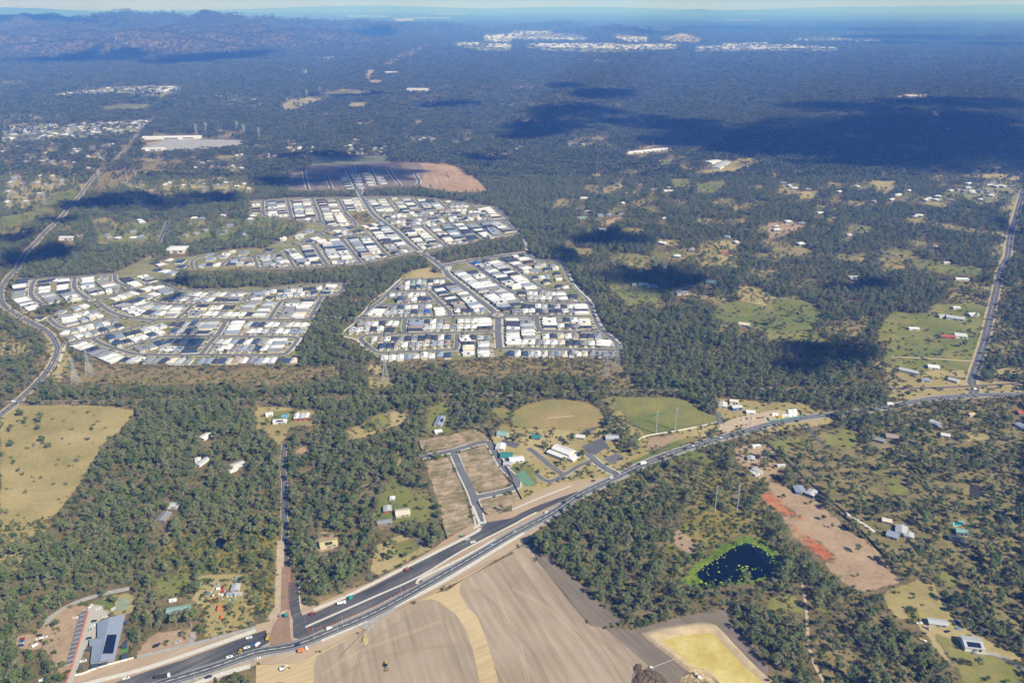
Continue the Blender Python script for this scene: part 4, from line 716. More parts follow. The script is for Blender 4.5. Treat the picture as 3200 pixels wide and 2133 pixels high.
# nearest street to a point (for the side a house faces)
SEG=np.array([(*pl[i],*pl[i+1]) for pl,_ in ROADSEG for i in range(len(pl)-1)])
SA,SB=SEG[:,:2],SEG[:,2:]
def road_d(p):
    d=SB-SA; t=np.clip(((p-SA)*d).sum(1)/np.maximum(1e-9,(d*d).sum(1)),0,1); return np.min(np.linalg.norm(p-(SA+t[:,None]*d),axis=1))
ORD=['first','second','third','fourth','fifth','sixth','seventh','eighth','ninth','tenth','eleventh','twelfth','thirteenth','fourteenth','fifteenth','sixteenth']
HOUSES=[]; taken=[]
palette='w'*28+'p'*4+'s'*14+'g'*19+'d'*22+'v'*11+'b'*4+'c'*3+'t'*2
for ri,row in enumerate(RW):
    t,x0,y0,x1,y1,nn,dep,where,cols=row[:9]; skip=[int(q) for q in row[9].split()] if len(row)>9 else []
    A=np.array(G(px(t,x0,y0),3.6)); B=np.array(G(px(t,x1,y1),3.6)); d=B-A; ln=np.linalg.norm(d)
    if nn==1: d=np.array([1.,0]); lot=15.; 
    else: d=d/ln; lot=ln/(nn-1)
    perp=np.array([-d[1],d[0]])
    for i in range(nn):
        if i in skip: continue
        c=A+(B-A)*(i/max(1,nn-1)); ok=True
        if nn==1: pass
        for q in taken:
            if np.hypot(*(c-q))<7.5: ok=False; break
        if not ok: continue
        taken.append(c)
        f=1 if road_d(c+perp*(dep/2+3))<road_d(c-perp*(dep/2+3)) else -1
        fr=perp*f; rz=math.atan2(fr[1],fr[0])+math.pi/2      # front (-Y) looks along fr
        if nn==1: wd=min(18,dep*.75)
        else: wd=max(8.2,min(17,lot-1.1))
        col=cols[i] if i<len(cols) else R.choice(palette)
        vert=abs(d[1])>abs(d[0])*1.3
        HOUSES.append(dict(c=c,rz=rz,sx=wd*1.03/12.2,sy=dep*1.07/21.5,col=col,plan=R.randrange(5),where=where,i=i,n=nn,vert=vert,flip=(d[1]<0 if vert else d[0]<0),solar=R.random()<.36,wall=R.choice([0,0,0,1,1,2,3]),sz=R.uniform(.92,1.12)*(1.75 if R.random()<.05 else 1)))
def seen(h):
    u,v=to_px(*h['c']); return -40<u<3240 and v<2200
near=sorted([h for h in HOUSES if seen(h)], key=lambda h:(h['where']=='', np.hypot(*h['c'])))[:300]
nid={id(h) for h in near}; used=set()
def place_house(h):
    o=empty('house',(h['c'][0],h['c'][1],.12),h['rz']); o.scale=(h['sx'],h['sy'],h['sz'])
    pm=PM[h['plan']]; kids={}
    for part in ('wall','roof','garage_door','front_window','driveway')+(('solar_panel',) if h['solar'] else ()):
        q=obj(part,pm[part],o if part in ('wall','roof','driveway') else kids['roof' if part=='solar_panel' else 'wall']); kids[part]=q
        if part in ('roof','wall'):
            q.material_slots[0].link='OBJECT'; q.material_slots[0].material=roofmat(h['col']) if part=='roof' else M_WALL[h['wall']]
    k=(h['n']-1-h['i']) if h['flip'] else h['i']
    if h['n']==1: lab=f"{RNAME[h['col']]} roofed house {h['where']}"
    else: lab=f"{RNAME[h['col']]} roofed house, {ORD[k]} from {'the bottom' if h['vert'] else 'left'} {h['where']}"
    lab=lab.replace(' of the near right estate',', near right estate').replace(',,',',')
    if len(lab.split())>16: lab=lab.replace('from the bottom','up')
    if len(lab.split())>16: lab=' '.join(lab.replace(' the ',' ').split()[:16])
    while lab in used: lab=lab.replace('roofed house','roofed single-storey house',1) if 'single' not in lab else lab+' again'
    used.add(lab); tag(o,lab,'house','houses packed along the estate streets')
for h in near: place_house(h)
# the other estate houses, too small and too many to pick out: one mass
roofk=list(ROOF); mats=[roofmat(k) for k in roofk]+M_WALL+[M_GLASS,M_SOLAR,M_DRV,M_GAR]
V=[];F=[];MI=[]
for h in HOUSES:
    if id(h) in nid: continue
    W,Rf,Gd,Wi,Dr,So=PLANS[h['plan']]; cs,sn=math.cos(h['rz']),math.sin(h['rz'])
    for mb,mi in ((W,len(roofk)+h['wall']),(Rf,roofk.index(h['col'])),(Dr,len(roofk)+6),(Gd,len(roofk)+7))+(((So,len(roofk)+5),) if h['solar'] else ()):
        b0=len(V)
        for v in mb.v:
            x,y=v[0]*h['sx'],v[1]*h['sy']; V.append((h['c'][0]+x*cs-y*sn,h['c'][1]+x*sn+y*cs,v[2]*h['sz']+.12))
        F+= [tuple(i+b0 for i in f) for f in mb.f]; MI+=[mi]*len(mb.f)
tag(obj('estate_houses',me_of('estate_houses',V,F,mats,MI)),'tightly packed rows of small houses in the farther estate streets','houses',kind='stuff')

# ---------------------------------------------------------------- other buildings
def clear_at(x,y,r): CLEAR_DISCS.append((x,y,r))
WALLK={'w':M_WALL[0],'c':M_WALL[1],'t':M_WALL[2],'g':M_WALL[3],'b':plain('blue_cladding',(.06,.13,.32),.6),'r':plain('red_cladding',(.36,.07,.05),.6)}
M_DOOR=plain('shed_door',(.20,.20,.21),.6)
def bld(t,x,y,w_,d_,rot,roof,label,h=2.8,rise=1.5,wall='w',gable=True,solar=0,cat='house',name='house',wing=None,clear=True):
    g=G(px(t,x,y),h+rise*.5); rz=math.radians(rot); o=empty(name,(g[0],g[1],0.0),rz)
    W=MB().box(-w_/2,w_/2,-d_/2,d_/2,-.2,h); Rf=MB(); hip(Rf,-w_/2,w_/2,-d_/2,d_/2,h+.02,rise,.5,gable=gable)
    if gable:
        if w_>d_:
            for sx in (-1,1): W.add([(sx*w_/2,-d_/2,h),(sx*w_/2,d_/2,h),(sx*w_/2,0,h+rise*.94)],[(0,1,2) if sx>0 else (2,1,0)])
        else:
            for sy in (-1,1): W.add([(-w_/2,sy*d_/2,h),(w_/2,sy*d_/2,h),(0,sy*d_/2,h+rise*.94)],[(0,1,2) if sy<0 else (2,1,0)])
    obj('wall',W.mesh('wall',[WALLK[wall]]),o); obj('roof',Rf.mesh('roof',[roofmat(roof)]),o)
    obj('door',MB().box(-w_*.12,w_*.12,-d_/2-.06,-d_/2-.01,0,h*.8).mesh('door',[M_DOOR]),o); obj('window',MB().box(w_*.2,w_*.38,-d_/2-.06,-d_/2-.01,h*.3,h*.75).mesh('window',[M_GLASS]),o)
    if wing:
        a,b_,ww,wd,wh=wing; obj('wing',MB().box(a-ww/2,a+ww/2,b_-wd/2,b_+wd/2,-.2,wh).mesh('wing',[WALLK[wall]]),o); q=MB(); hip(q,a-ww/2,a+ww/2,b_-wd/2,b_+wd/2,wh+.03,rise*.7,.4,gable=gable); obj('wing_roof',q.mesh('wing_roof',[roofmat(roof)]),o)
    if solar:
        span=(d_ if w_>d_ else w_)/2+.5; 
        for i in range(solar):
            u0=-solar*.9+i*1.8; zz=lambda e: h+.02+(span-e)*rise/span+.09
            if w_>d_: f=[(u0,-span*.85,zz(span*.85)),(u0+1.65,-span*.85,zz(span*.85)),(u0+1.65,-span*.2,zz(span*.2)),(u0,-span*.2,zz(span*.2))]
            else: f=[(span*.2,u0,zz(span*.2)),(span*.85,u0,zz(span*.85)),(span*.85,u0+1.65,zz(span*.85)),(span*.2,u0+1.65,zz(span*.2))]
            obj('solar_panel',me_of('solar_panel',f,[(0,1,2,3)],M_SOLAR),o)
    tag(o,label,cat)
    if clear: clear_at(g[0],g[1],max(w_,d_)*.5+3); clear_at(g[0]*.985,g[1]*.985,max(w_,d_)*.42+2)
    return o
for a in [
 (10,220,722,17,9,8,'w','long white roofed house with a swimming pool behind it',2.8,1.3,'w',True,5),(10,120,658,9,8,20,'w','small white shed left of the house with the pool',2.8,1,'w'),
 (10,372,680,6,13,5,'w','left gable of three joined red walled sheds',4,1.2,'r'),(10,418,678,6,13,5,'s','middle gable of three joined red walled sheds',4,1.2,'r'),(10,464,674,6,12,5,'w','right gable of three joined red walled sheds',4,1.2,'r'),
 (10,1685,722,10,24,-8,'v','long blue grey roofed house with solar panels north of the bare lots',2.8,1.6,'c',True,5),(10,1672,815,9,7,15,'w','small white roofed shed below the long grey roofed house',2.8,1),
 (10,2262,838,13,11,-12,'e','pale green roofed shed above the bare subdivision corner',3,1.4),(10,2245,955,11,13,-8,'w','white square roofed house beside the subdivision fence',3,1.6),(10,2300,1035,14,12,-8,'k','dark green roofed house beside the subdivision fence',3,1.8),(10,2312,1112,10,7,-8,'s','grey shed at the end of the fence row',2.6,1),
 (11,40,1068,17,11,10,'w','white roofed house left of the hall driveway',3,1.7),(11,620,862,13,8,-12,'p','small clubhouse at the edge of the near oval',3,1.4,'g'),(11,920,872,16,10,-5,'s','grey roofed hall shaded by trees beside the car park',3,1.6,'g'),(11,225,868,11,8,-15,'k','dark teal shade roof under trees near the oval',3,1,'g'),
 (11,1935,572,11,13,-15,'p','cream roofed shed at the end of the cricket field',3.4,1.6),(11,2038,538,11,8,-12,'c','cream roofed two storey house above the blue walled shed',5,1.6),(11,2060,590,13,9,10,'p','white roofed shed with blue walls east of the oval',4.5,1.2,'b'),(11,2190,638,11,8,-8,'w','white garage alone right of the blue walled shed',3,1.2),
 (11,2240,950,10,4,12,'w','long white site shed in the sandy yard',2.8,.6),(11,2195,1062,8,8,-15,'s','grey roofed shed in the middle of the sandy yard',3,1),(11,2252,1178,7,11,25,'s','pale shed at the lower right of the sandy yard',3,1),(11,2215,1200,4,10,35,'p','narrow caravan beside the pale yard shed',2.6,.4),
 (12,1300,262,9,27,55,'s','long grey roofed farm shed in the green paddock by the railway',3.5,1.8),(12,1518,222,15,12,-15,'w','white roofed farmhouse in the green paddock by the railway',3,1.8),(12,1705,345,13,9,-45,'s','pale roofed house beside the railway crossing road',3,1.6,'c'),(12,1450,345,11,8,-20,'v','blue grey roofed shed between trees by the railway',3,1.2),
 (12,1140,858,15,12,-12,'t','brown roofed house in the right hand woodland',3,1.8,'t'),(12,1020,892,14,9,-35,'g','flat grey roofed building beside the brown roofed house',3,.8,'g'),(12,1540,740,9,14,30,'s','pale roofed house under dark trees in the right woodland',3,1.5),(12,1630,850,10,8,-25,'p','small off-white shed in the right woodland clearing',3,1.2),(12,2335,640,14,10,0,'r','red roofed house at the right picture edge',3,1.6,'t'),(12,2330,765,10,12,20,'v','blue grey roofed house at the right picture edge',3,1.4),(12,1870,660,9,7,10,'y','small yellow walled shed among trees near the right edge',3,1.2,'c'),
 (12,290,1350,11,12,0,'v','blue sided stack of sheds on the sandy lot fence',3,1,'b'),(12,400,1380,9,12,-40,'s','pale shed roofs beside the sandy lot fence',3,1,'b'),(12,120,1130,9,4,5,'p','long white caravan beside the woodland fence',2.6,.5),
 (16,1230,150,11,14,-25,'s','pale roofed rambling house right of the sandy lot',3,1.6,'c',True,0,'house','house',(7,-6,9,9,2.8)),(16,1150,195,11,10,-35,'v','blue grey roofed wing building beside the rambling house',3,1.4),(16,1095,65,9,7,-25,'c','cream garden shed above the rambling house',2.6,1.1,'c'),(16,1785,165,11,9,-20,'e','pale green roofed pavilion beside the teal pool',3,1.4),(16,1735,232,14,8,-30,'d','dark solar clad roof below the teal pool',3,1.4,'g',True,4),(16,1560,1000,15,7,-12,'s','long grey roofed carport in the lower right lawn',3,.8,'c',True,0,'shed'),
 (16,1880,1185,15,14,-10,'s','white roofed house with two solar rows at lower right',4.4,1.7,'w',True,6),
 (14,665,270,17,10,18,'y','yellow roofed house with solar panels in the bush wedge',3,1.5,'c',True,4),(14,1180,75,15,8,15,'g','grey roofed house north of the roadworks',3,1.5,'t'),(10,1345,1556,15,11,12,'c','cream roofed house on the green lawn',3,1.7,'c'),(10,1205,1525,8,9,10,'s','pale roofed cottage on the green lawn',3,1.3,'r'),(10,1250,1430,5,5,0,'w','tiny white pump shed on the green lawn',2.4,.6),
 (9,1885,860,9,14,-25,'w','white roofed sheds hidden in the left bush',3,1),(9,1815,1078,6,7,20,'w','small white shed left of the grey bush house',2.8,.8),(9,1855,1095,6,17,-20,'s','long grey roofed house in the left bush',3,1),(9,2180,1125,16,12,40,'p','pale broken roofed house in the left bush clearing',3,1.4,'w',True,0,'house','house',(-9,-4,9,8,2.8)),(9,1590,1490,10,8,0,'s','grey roofed house with garden in the lower left bush',3,1.3),
 (13,1500,30,11,15,-5,'g','grey roofed brown walled house in the lower left bush',3,1.6,'t'),(13,2165,680,7,8,5,'s','beige shed with pale roof in the scrap yard',3,1,'c'),(13,1640,880,20,6,14,'e','long pale green roof strip under the big trees',2.8,.6,'g',True,0,'shed'),(13,2108,740,5,4,10,'v','tiny blue grey shed below the beige scrap yard shed',2.4,.6),
 (5,1630,705,42,32,0,'w','large white warehouse on bare ground above the left estate',8,2.5,'w',False,0,'warehouse','warehouse'),(5,620,605,34,17,0,'p','pale green sheeted warehouse among trees left of the estates',6,2,'w',True,0,'warehouse','warehouse'),
 (7,1210,1035,18,11,-15,'s','pale roofed shed in the shaded green paddock, middle one',3.4,1.5),(7,1290,1050,20,12,-10,'v','blue grey roofed shed in the shaded green paddock, right one',3.4,1.5),(7,1125,1040,8,8,0,'w','small white shed in the shaded green paddock, left one',3,1),(7,1555,1112,22,14,15,'g','grey roofed house under trees right of the green paddock',3.4,2),(7,1840,1012,20,18,-30,'e','pale green roofed house in trees right of the shaded paddock',3.4,2),(7,1945,745,16,12,0,'r','small red roofed house in the right woodland',3.4,2,'t'),(7,830,532,15,11,-20,'w','white roofed house on a bare strip above the shaded wood',4,2),(7,1440,180,26,14,-10,'w','white roofed house beside the upper green field',3.4,2),(7,1310,162,26,14,10,'v','blue grey roofed house left of the upper green field',3.4,2),(7,2135,1402,17,12,-25,'c','pinkish roofed shed on the dry paddock',3.4,1.5),(7,660,245,20,12,0,'w','white roofed house among trees at the upper centre',3.4,1.8),(7,645,425,26,12,0,'e','pale green roofed shed beside the clearing at upper centre',3.4,1.6),
 (8,785,970,20,13,5,'s','silver roofed shed in the right hand forest',3.4,1.8),(8,1725,1340,28,15,-25,'s','large grey roofed machinery shed in the right green paddock',4,2,'w',True,0,'shed','shed'),(8,1610,1325,16,10,0,'s','pale shed left of the large machinery shed',3.4,1.4),(8,1770,1500,18,16,-15,'p','white roofed barn at the lower edge of the right paddock',4.4,2),(8,1885,1310,16,12,0,'w','white roofed house right of the machinery shed',3.4,1.6),(8,1650,1512,22,10,-8,'r','red roofed stables in the right paddock',3.2,1.4,'r'),(8,1340,1442,16,9,-8,'w','long white sheds on the left of the right paddock',3.2,1),(8,1780,988,24,12,-5,'w','white roofed house in the upper right green clearing',3.2,1.5),(8,1730,1250,12,8,0,'w','small white house at the top of the right paddock',3,1.2),(8,1640,838,12,9,0,'p','off-white shed above the upper right clearing',3,1.2),
 ]:
    bld(*a)
for i in range(4): bld(3,1120+i*80,1392-i*9,62,26,14,'w',['first','second','third','fourth'][i]+' from left of four long white sheds in the far paddock',5,2,'w',True,0,'shed','long_shed')
bld(3,1920,1508,130,30,62,'s','longest grey roofed poultry shed beside the far brown field',5,2,'w',True,0,'shed','long_shed'); bld(3,1850,1478,60,34,40,'w','short white roofed shed beside the longest poultry shed',5,2,'w',True,0,'shed','long_shed'); bld(2,1490,815,170,110,-10,'p','far white roofed factory among the trees at upper centre',9,4,'w',False,0,'factory','factory')
bld(2,1250,660,150,60,-4,'w','far white factory on the plain above the upper centre',9,4,'w',False,0,'factory','factory'); bld(1,1580,1252,230,40,6,'w','very long white hall beside the electrical substation',8,3,'w',True,0,'hall','hall'); bld(1,1410,1360,80,26,6,'w','white control building below the substation yard',7,2,'w',True,0,'building','building')
# community hall: two gabled ranges stepping down with an entrance wing
g=G(px(11,478,1005),5); hall=empty('community_hall',(g[0],g[1],0),math.radians(-38)); clear_at(g[0],g[1],24)
for nm,x0,x1,y0,y1,h,rs,k in (('main_range',-14,11,-6,6,6.4,2.2,'w'),('side_range',-16,9,-13,-6.2,4.0,1.0,'w'),('entrance_wing',11.2,19,-9,8,3.4,1.2,'w'),('store',-6,10,6.2,11,3.6,.9,'p')):
    W=MB().box(x0,x1,y0,y1,-.2,h); obj(nm,W.mesh(nm,[M_WALL[1]]),hall); q=MB(); hip(q,x0,x1,y0,y1,h+.02,rs,.6,gable=True); obj('roof',q.mesh('roof',[roofmat(k)]),hall)
obj('solar_panel',MB().box(-9,6,2.0,2.25,7.9,8.2).mesh('solar_panel',[M_SOLAR]),hall)
tag(hall,'large white roofed community hall with stepped gables beside the car park','hall')
# child care centre
def roofquad(name,pts,zs,m,par,th=.25):
    v=[(*G(px(31,*p),z),z) for p,z in zip(pts,zs)]; k=len(v); c=par.location
    v=[(a-c.x,b_-c.y,z-c.z) for a,b_,z in v]; v+= [(a,b_,z-th) for a,b_,z in v]
    fs=[tuple(range(k))[::-1],tuple(range(k,2*k))]+[(i,(i+1)%k,k+(i+1)%k,k+i) for i in range(k)]
    me=me_of(name,v,fs,m); return obj(name,me,par)
gc=G(px(31,2000,800),0); cc=empty('child_care_centre',(gc[0],gc[1],0))
M_CR=roofmat('v'); 
E,T=3.2,5.4
roofquad('roof',[(1785,490),(2010,395),(1932,770),(1640,815),(1650,800),(1780,770)],[E,T,T,E,E,E],M_CR,cc); roofquad('roof',[(2010,395),(2300,335),(2100,1160),(1830,1200)],[T,E,E,T],M_CR,cc)
roofquad('roof',[(1640,812),(1930,768),(1900,862),(1640,925)],[E+.1,T-.2,T-.2,E+.1],M_CR,cc); roofquad('roof',[(1690,915),(1898,862),(1825,1202),(1655,1240)],[E,T,T,E],M_CR,cc)
wl=[(1800,500),(2290,345),(2090,1150),(1665,1230),(1690,930),(1650,915),(1652,815),(1785,775)]
v=[]; 
for p in wl:
    a=G(px(31,*p),E-.1); v.append((a[0]-gc[0],a[1]-gc[1]))
k=len(v); obj('wall',me_of('wall',[(a,b_,-.1) for a,b_ in v]+[(a,b_,E-.12) for a,b_ in v],[(i,(i+1)%k,k+(i+1)%k,k+i) for i in range(k)],M_WALL[3]),cc)
for i in range(4):
    f=lambda s_,t_:(1970+(2148-1970)*s_+(1882-1970)*t_+( (2080-1882)-(2148-1970))*s_*t_, 715-10*s_+345*t_)
    roofquad('solar_panel',[f(i/4+.01,0),f((i+1)/4-.015,0),f((i+1)/4-.015,1),f(i/4+.01,1)],[T-.05-.4*(i/4)+.5,T-.45-.4*(i/4)+.5,T-.45-.4*(i/4)+.5,T-.05-.4*(i/4)+.5],M_SOLAR,cc,.06)
tag(cc,'long grey roofed child care centre with four solar strips at lower left','building'); CLEAR_POLYS.append(np.array(GS("31 1450,1300 1640,800 1780,450 2349,300 2349,1200 1700,1400")))
M_SAIL=plain('shade_cloth',(.05,.07,.10),.8,.1)
for i,(s_,lab) in enumerate([("31 2195,940 2349,800 2330,960","triangular dark shade sail at the centre's east side, upper"),("31 2225,1080 2345,1040 2349,1140 2215,1170","square dark shade sail at the centre's south east corner"),("31 1670,1260 1810,1240 1800,1310 1660,1345","dark shade sail left of the centre's front gate"),("31 1830,1240 1980,1215 1960,1260 1830,1300","dark shade sail right of the centre's front gate"),("31 1540,1000 1660,960 1665,1010","small dark awning on the west side of the centre"),("31 2280,470 2349,450 2349,520 2280,530","dark shade sail at the upper east side of the centre")]):
    P=GS(s_,3.0); o=empty('shade_sail',(P[0][0],P[0][1],0)); v=[(a-P[0][0],b_-P[0][1],3.0+(.5 if j%2 else 0)) for j,(a,b_) in enumerate(P)]; obj('cloth',me_of('cloth',v+[(a,b_,z-.04) for a,b_,z in v],[tuple(range(len(v)))[::-1],tuple(range(len(v),2*len(v)))]+[(q,(q+1)%len(v),len(v)+(q+1)%len(v),len(v)+q) for q in range(len(v))],M_SAIL),o)
    for a,b_,z in v: obj('post',MB().bar((a,b_,0),(a,b_,z),.07).mesh('post',[M_SAIL]),o)
    tag(o,lab,'shade sail')
# pools
def pool(s_,lab,c=(.05,.42,.50)):
    P=np.array(GS(s_)); k=len(P); c0=P.mean(0); o=empty('swimming_pool',(c0[0],c0[1],0)); q=P-c0
    obj('coping',ring_mesh('coping',[(q*1.12,.25),(q*1.1,.38),(q*.98,.38),(q*.98,.28)],M_CONC),o); obj('water',me_of('water',[(a,b_,.30) for a,b_ in q],[tuple(range(k))],plain('pool_water_%d'%len(MATS),c,.08,.05,.3,.5)),o); tag(o,lab,'pool'); clear_at(c0[0],c0[1],9)
pool("10 240,678 300,672 295,692 238,698",'small bright blue swimming pool behind the long white house',(.05,.38,.70)); pool("16 1700,95 1790,80 1805,105 1715,135",'teal rectangular swimming pool in the right woodland',(.04,.40,.42))

# ---------------------------------------------------------------- fences and walls
def fence(s_,h,m,lab,th=.14,name='fence'):
    pl=smooth(GS(s_),3); a,b_=ribbon(pl,th/2,-th/2); k=len(pl); vs=[(*q,0) for q in a]+[(*q,0) for q in b_]+[(*q,h) for q in a]+[(*q,h) for q in b_]; fs=[]
    for i in range(k-1): fs += [(i,i+1,2*k+i+1,2*k+i),(k+i+1,k+i,3*k+i,3*k+i+1),(2*k+i,2*k+i+1,3*k+i+1,3*k+i)]
    o=empty(name,(0,0,0)); obj('panels',me_of('panels',vs,fs,m),o); L_=np.concatenate([[0],np.cumsum(np.linalg.norm(np.diff(pl,axis=0),axis=1))]); pm=MB().box(-.08,.08,-.08,.08,0,h+.15).mesh('post',[m])
    for t in np.arange(0,L_[-1],max(6,L_[-1]/26)): obj('post',pm,o,(np.interp(t,L_,pl[:,0]),np.interp(t,L_,pl[:,1]),0))
    tag(o,lab,'fence'); CLEAR_LINES.append((pl,2.2)); return o
M_FD=plain('dark_paling',(.035,.035,.04),.8); M_FW=plain('white_fence_paint',(.7,.69,.66),.7); M_FG=plain('grey_paling',(.36,.33,.29),.9,.25,.6); M_FT=plain('timber_paling',(.28,.21,.14),.9,.2,.6)
for a in [("12 -20,925 180,1110 420,1330 700,1568; 16 720,50",1.9,M_FG,'long grey timber fence along the woodland driveway'),("16 640,0 850,170 1000,330 1100,430",1.9,M_FD,'dark fence along the right side of the sandy lot'),("11 1160,910 1240,868 1500,825 1700,785 1880,745",1.3,M_FW,'white boundary fence along the cricket field road side'),("10 1490,918 1528,1028",1.8,M_FD,'short dark fence at the west end of the new lots'),("14 1703,95 1757,250",1.8,M_FD,'short dark fence at the bottom of the western lots'),("10 2098,790 2160,900 2260,1100 2349,1260; 11 0,1280 90,1450",1.8,M_FD,'long dark fence between the subdivision and the hall'),("10 2030,1475 2090,1568; 14 2080,0 2130,20",1.6,M_FD,'dark fence beside the subdivision entry'),("22 140,1490 800,1520 1500,1530; 23 0,1520 1380,1515",1.8,M_FG,'grey back fence along the front of the left estate'),("24 620,1460 730,1568",2.2,M_FD,'dark hedge like fence at the lower left corner of the right estate'),("21 170,420 160,520 230,640 400,780",1.8,M_FG,'grey acoustic fence beside the left road bend'),("21 790,965 950,1060 1080,1170 1160,1340",1.8,M_FG,'grey acoustic fence along the lower left road curve'),("13 690,1500 780,1480 900,1430 1230,1340",1.6,M_FW,'white front fence of the child care centre'),("14 760,1350 1030,1062",.9,M_FT,'low silt fence along the left field edge'),("14 1030,1055 1500,800 2353,365",1.0,M_FT,'long low silt fence between highway and fields')]: fence(*a)

# ---------------------------------------------------------------- vehicles
M_TYRE=plain('tyre_rubber',(.02,.02,.02),.9,.1); M_DARKM=plain('dark_metal',(.05,.05,.055),.6)
PAINT={}
def paint(k):
    c={'white':(.80,.80,.78),'black':(.015,.015,.018),'silver':(.45,.46,.48),'grey':(.16,.165,.17),'red':(.35,.03,.03),'blue':(.04,.12,.34),'navy':(.02,.035,.09),'yellow':(.60,.36,.03),'orange':(.62,.19,.04),'teal':(.02,.30,.29),'green':(.10,.35,.12),'light blue':(.25,.42,.62)}[k]
    if k not in PAINT: PAINT[k]=plain('paint_'+k.replace(' ','_'),c,.3,.05,1,.5)
    return PAINT[k]
def prof(P, hw, m=0, taper=0.0):
    """extrude a side outline (x forward, z up) to a half width, narrowing towards the top"""
    mb=MB(); zt=max(z for _,z in P); k=len(P); f=lambda z: hw-(taper*z/zt if taper else 0)
    vs=[(x,-f(z),z) for x,z in P]+[(x,f(z),z) for x,z in P]
    mb.add(vs,[tuple(range(k)),tuple(range(2*k-1,k-1,-1))]+[((i+1)%k,i,k+i,k+(i+1)%k) for i in range(k)],m); return mb
wheel=MB(); wheel.bar((0,-.11,0),(0,.11,0),.33,0,n=10); WH=wheel.mesh('wheel',[M_TYRE])
BODY={'car':prof([(-2.2,.35),(2.2,.35),(2.25,.7),(1.2,.92),(-2.0,.98),(-2.25,.8)],.9),'ute':prof([(-2.6,.4),(2.5,.4),(2.55,.85),(1.4,1.05),(-2.6,1.05)],.93),'van':prof([(-2.6,.35),(2.5,.35),(2.6,.8),(2.0,1.25),(1.4,1.95),(-2.6,2.0)],.95,taper=.08)}
ROOFP={'car':prof([(-1.7,.97),(.95,.93),(.3,1.45),(-1.2,1.46)],.76,taper=.1),'ute':prof([(-.5,1.04),(1.25,1.04),(.7,1.7),(-.4,1.72)],.82,taper=.1),'van':prof([(1.45,1.3),(2.02,1.27),(1.5,1.93)],.86)}
TOPP={'car':MB().box(-1.15,.25,-.62,.62,1.462,1.50),'ute':MB().box(-.38,.66,-.68,.68,1.725,1.76),'van':MB().box(-2.5,1.3,-.7,.7,2.003,2.04)}
VM={}
def vm(kind,col):
    if (kind,col) not in VM: VM[(kind,col)]=(BODY[kind].mesh(kind+'_body',[paint(col)]),ROOFP[kind].mesh(kind+'_windows',[M_GLASS]),TOPP[kind].mesh(kind+'_roof',[paint(col)]))
    return VM[(kind,col)]
VL=set()
def car(t,x,y,kind,col,where,ang=None,z=None):
    g=G(px(t,x,y),.7)
    if ang is None:
        i=int(np.argmin(np.linalg.norm((SA+SB)/2-np.array(g),axis=1))); dd=SB[i]-SA[i]; rz=math.atan2(dd[1],dd[0])
    else: rz=math.radians(ang)
    zz=z if z is not None else (.8 if ang is None else .2)
    nm={'car':'car','ute':'utility_truck','van':'van'}[kind]; o=empty(nm,(g[0],g[1],zz),rz); a,b_,c=vm(kind,col)
    obj('body',a,o); obj('windows',b_,o); obj('roof_panel',c,o)
    for sx in (-1.35,1.4):
        for sy in (-.84,.84): obj('wheel',WH,o,(sx,sy,.33))
    lab=f"{col} {'utility truck' if kind=='ute' else kind} {where}"
    tag(o,lab,{'car':'car','ute':'ute','van':'van'}[kind]); clear_at(g[0],g[1],3); assert lab not in VL, lab; VL.add(lab)
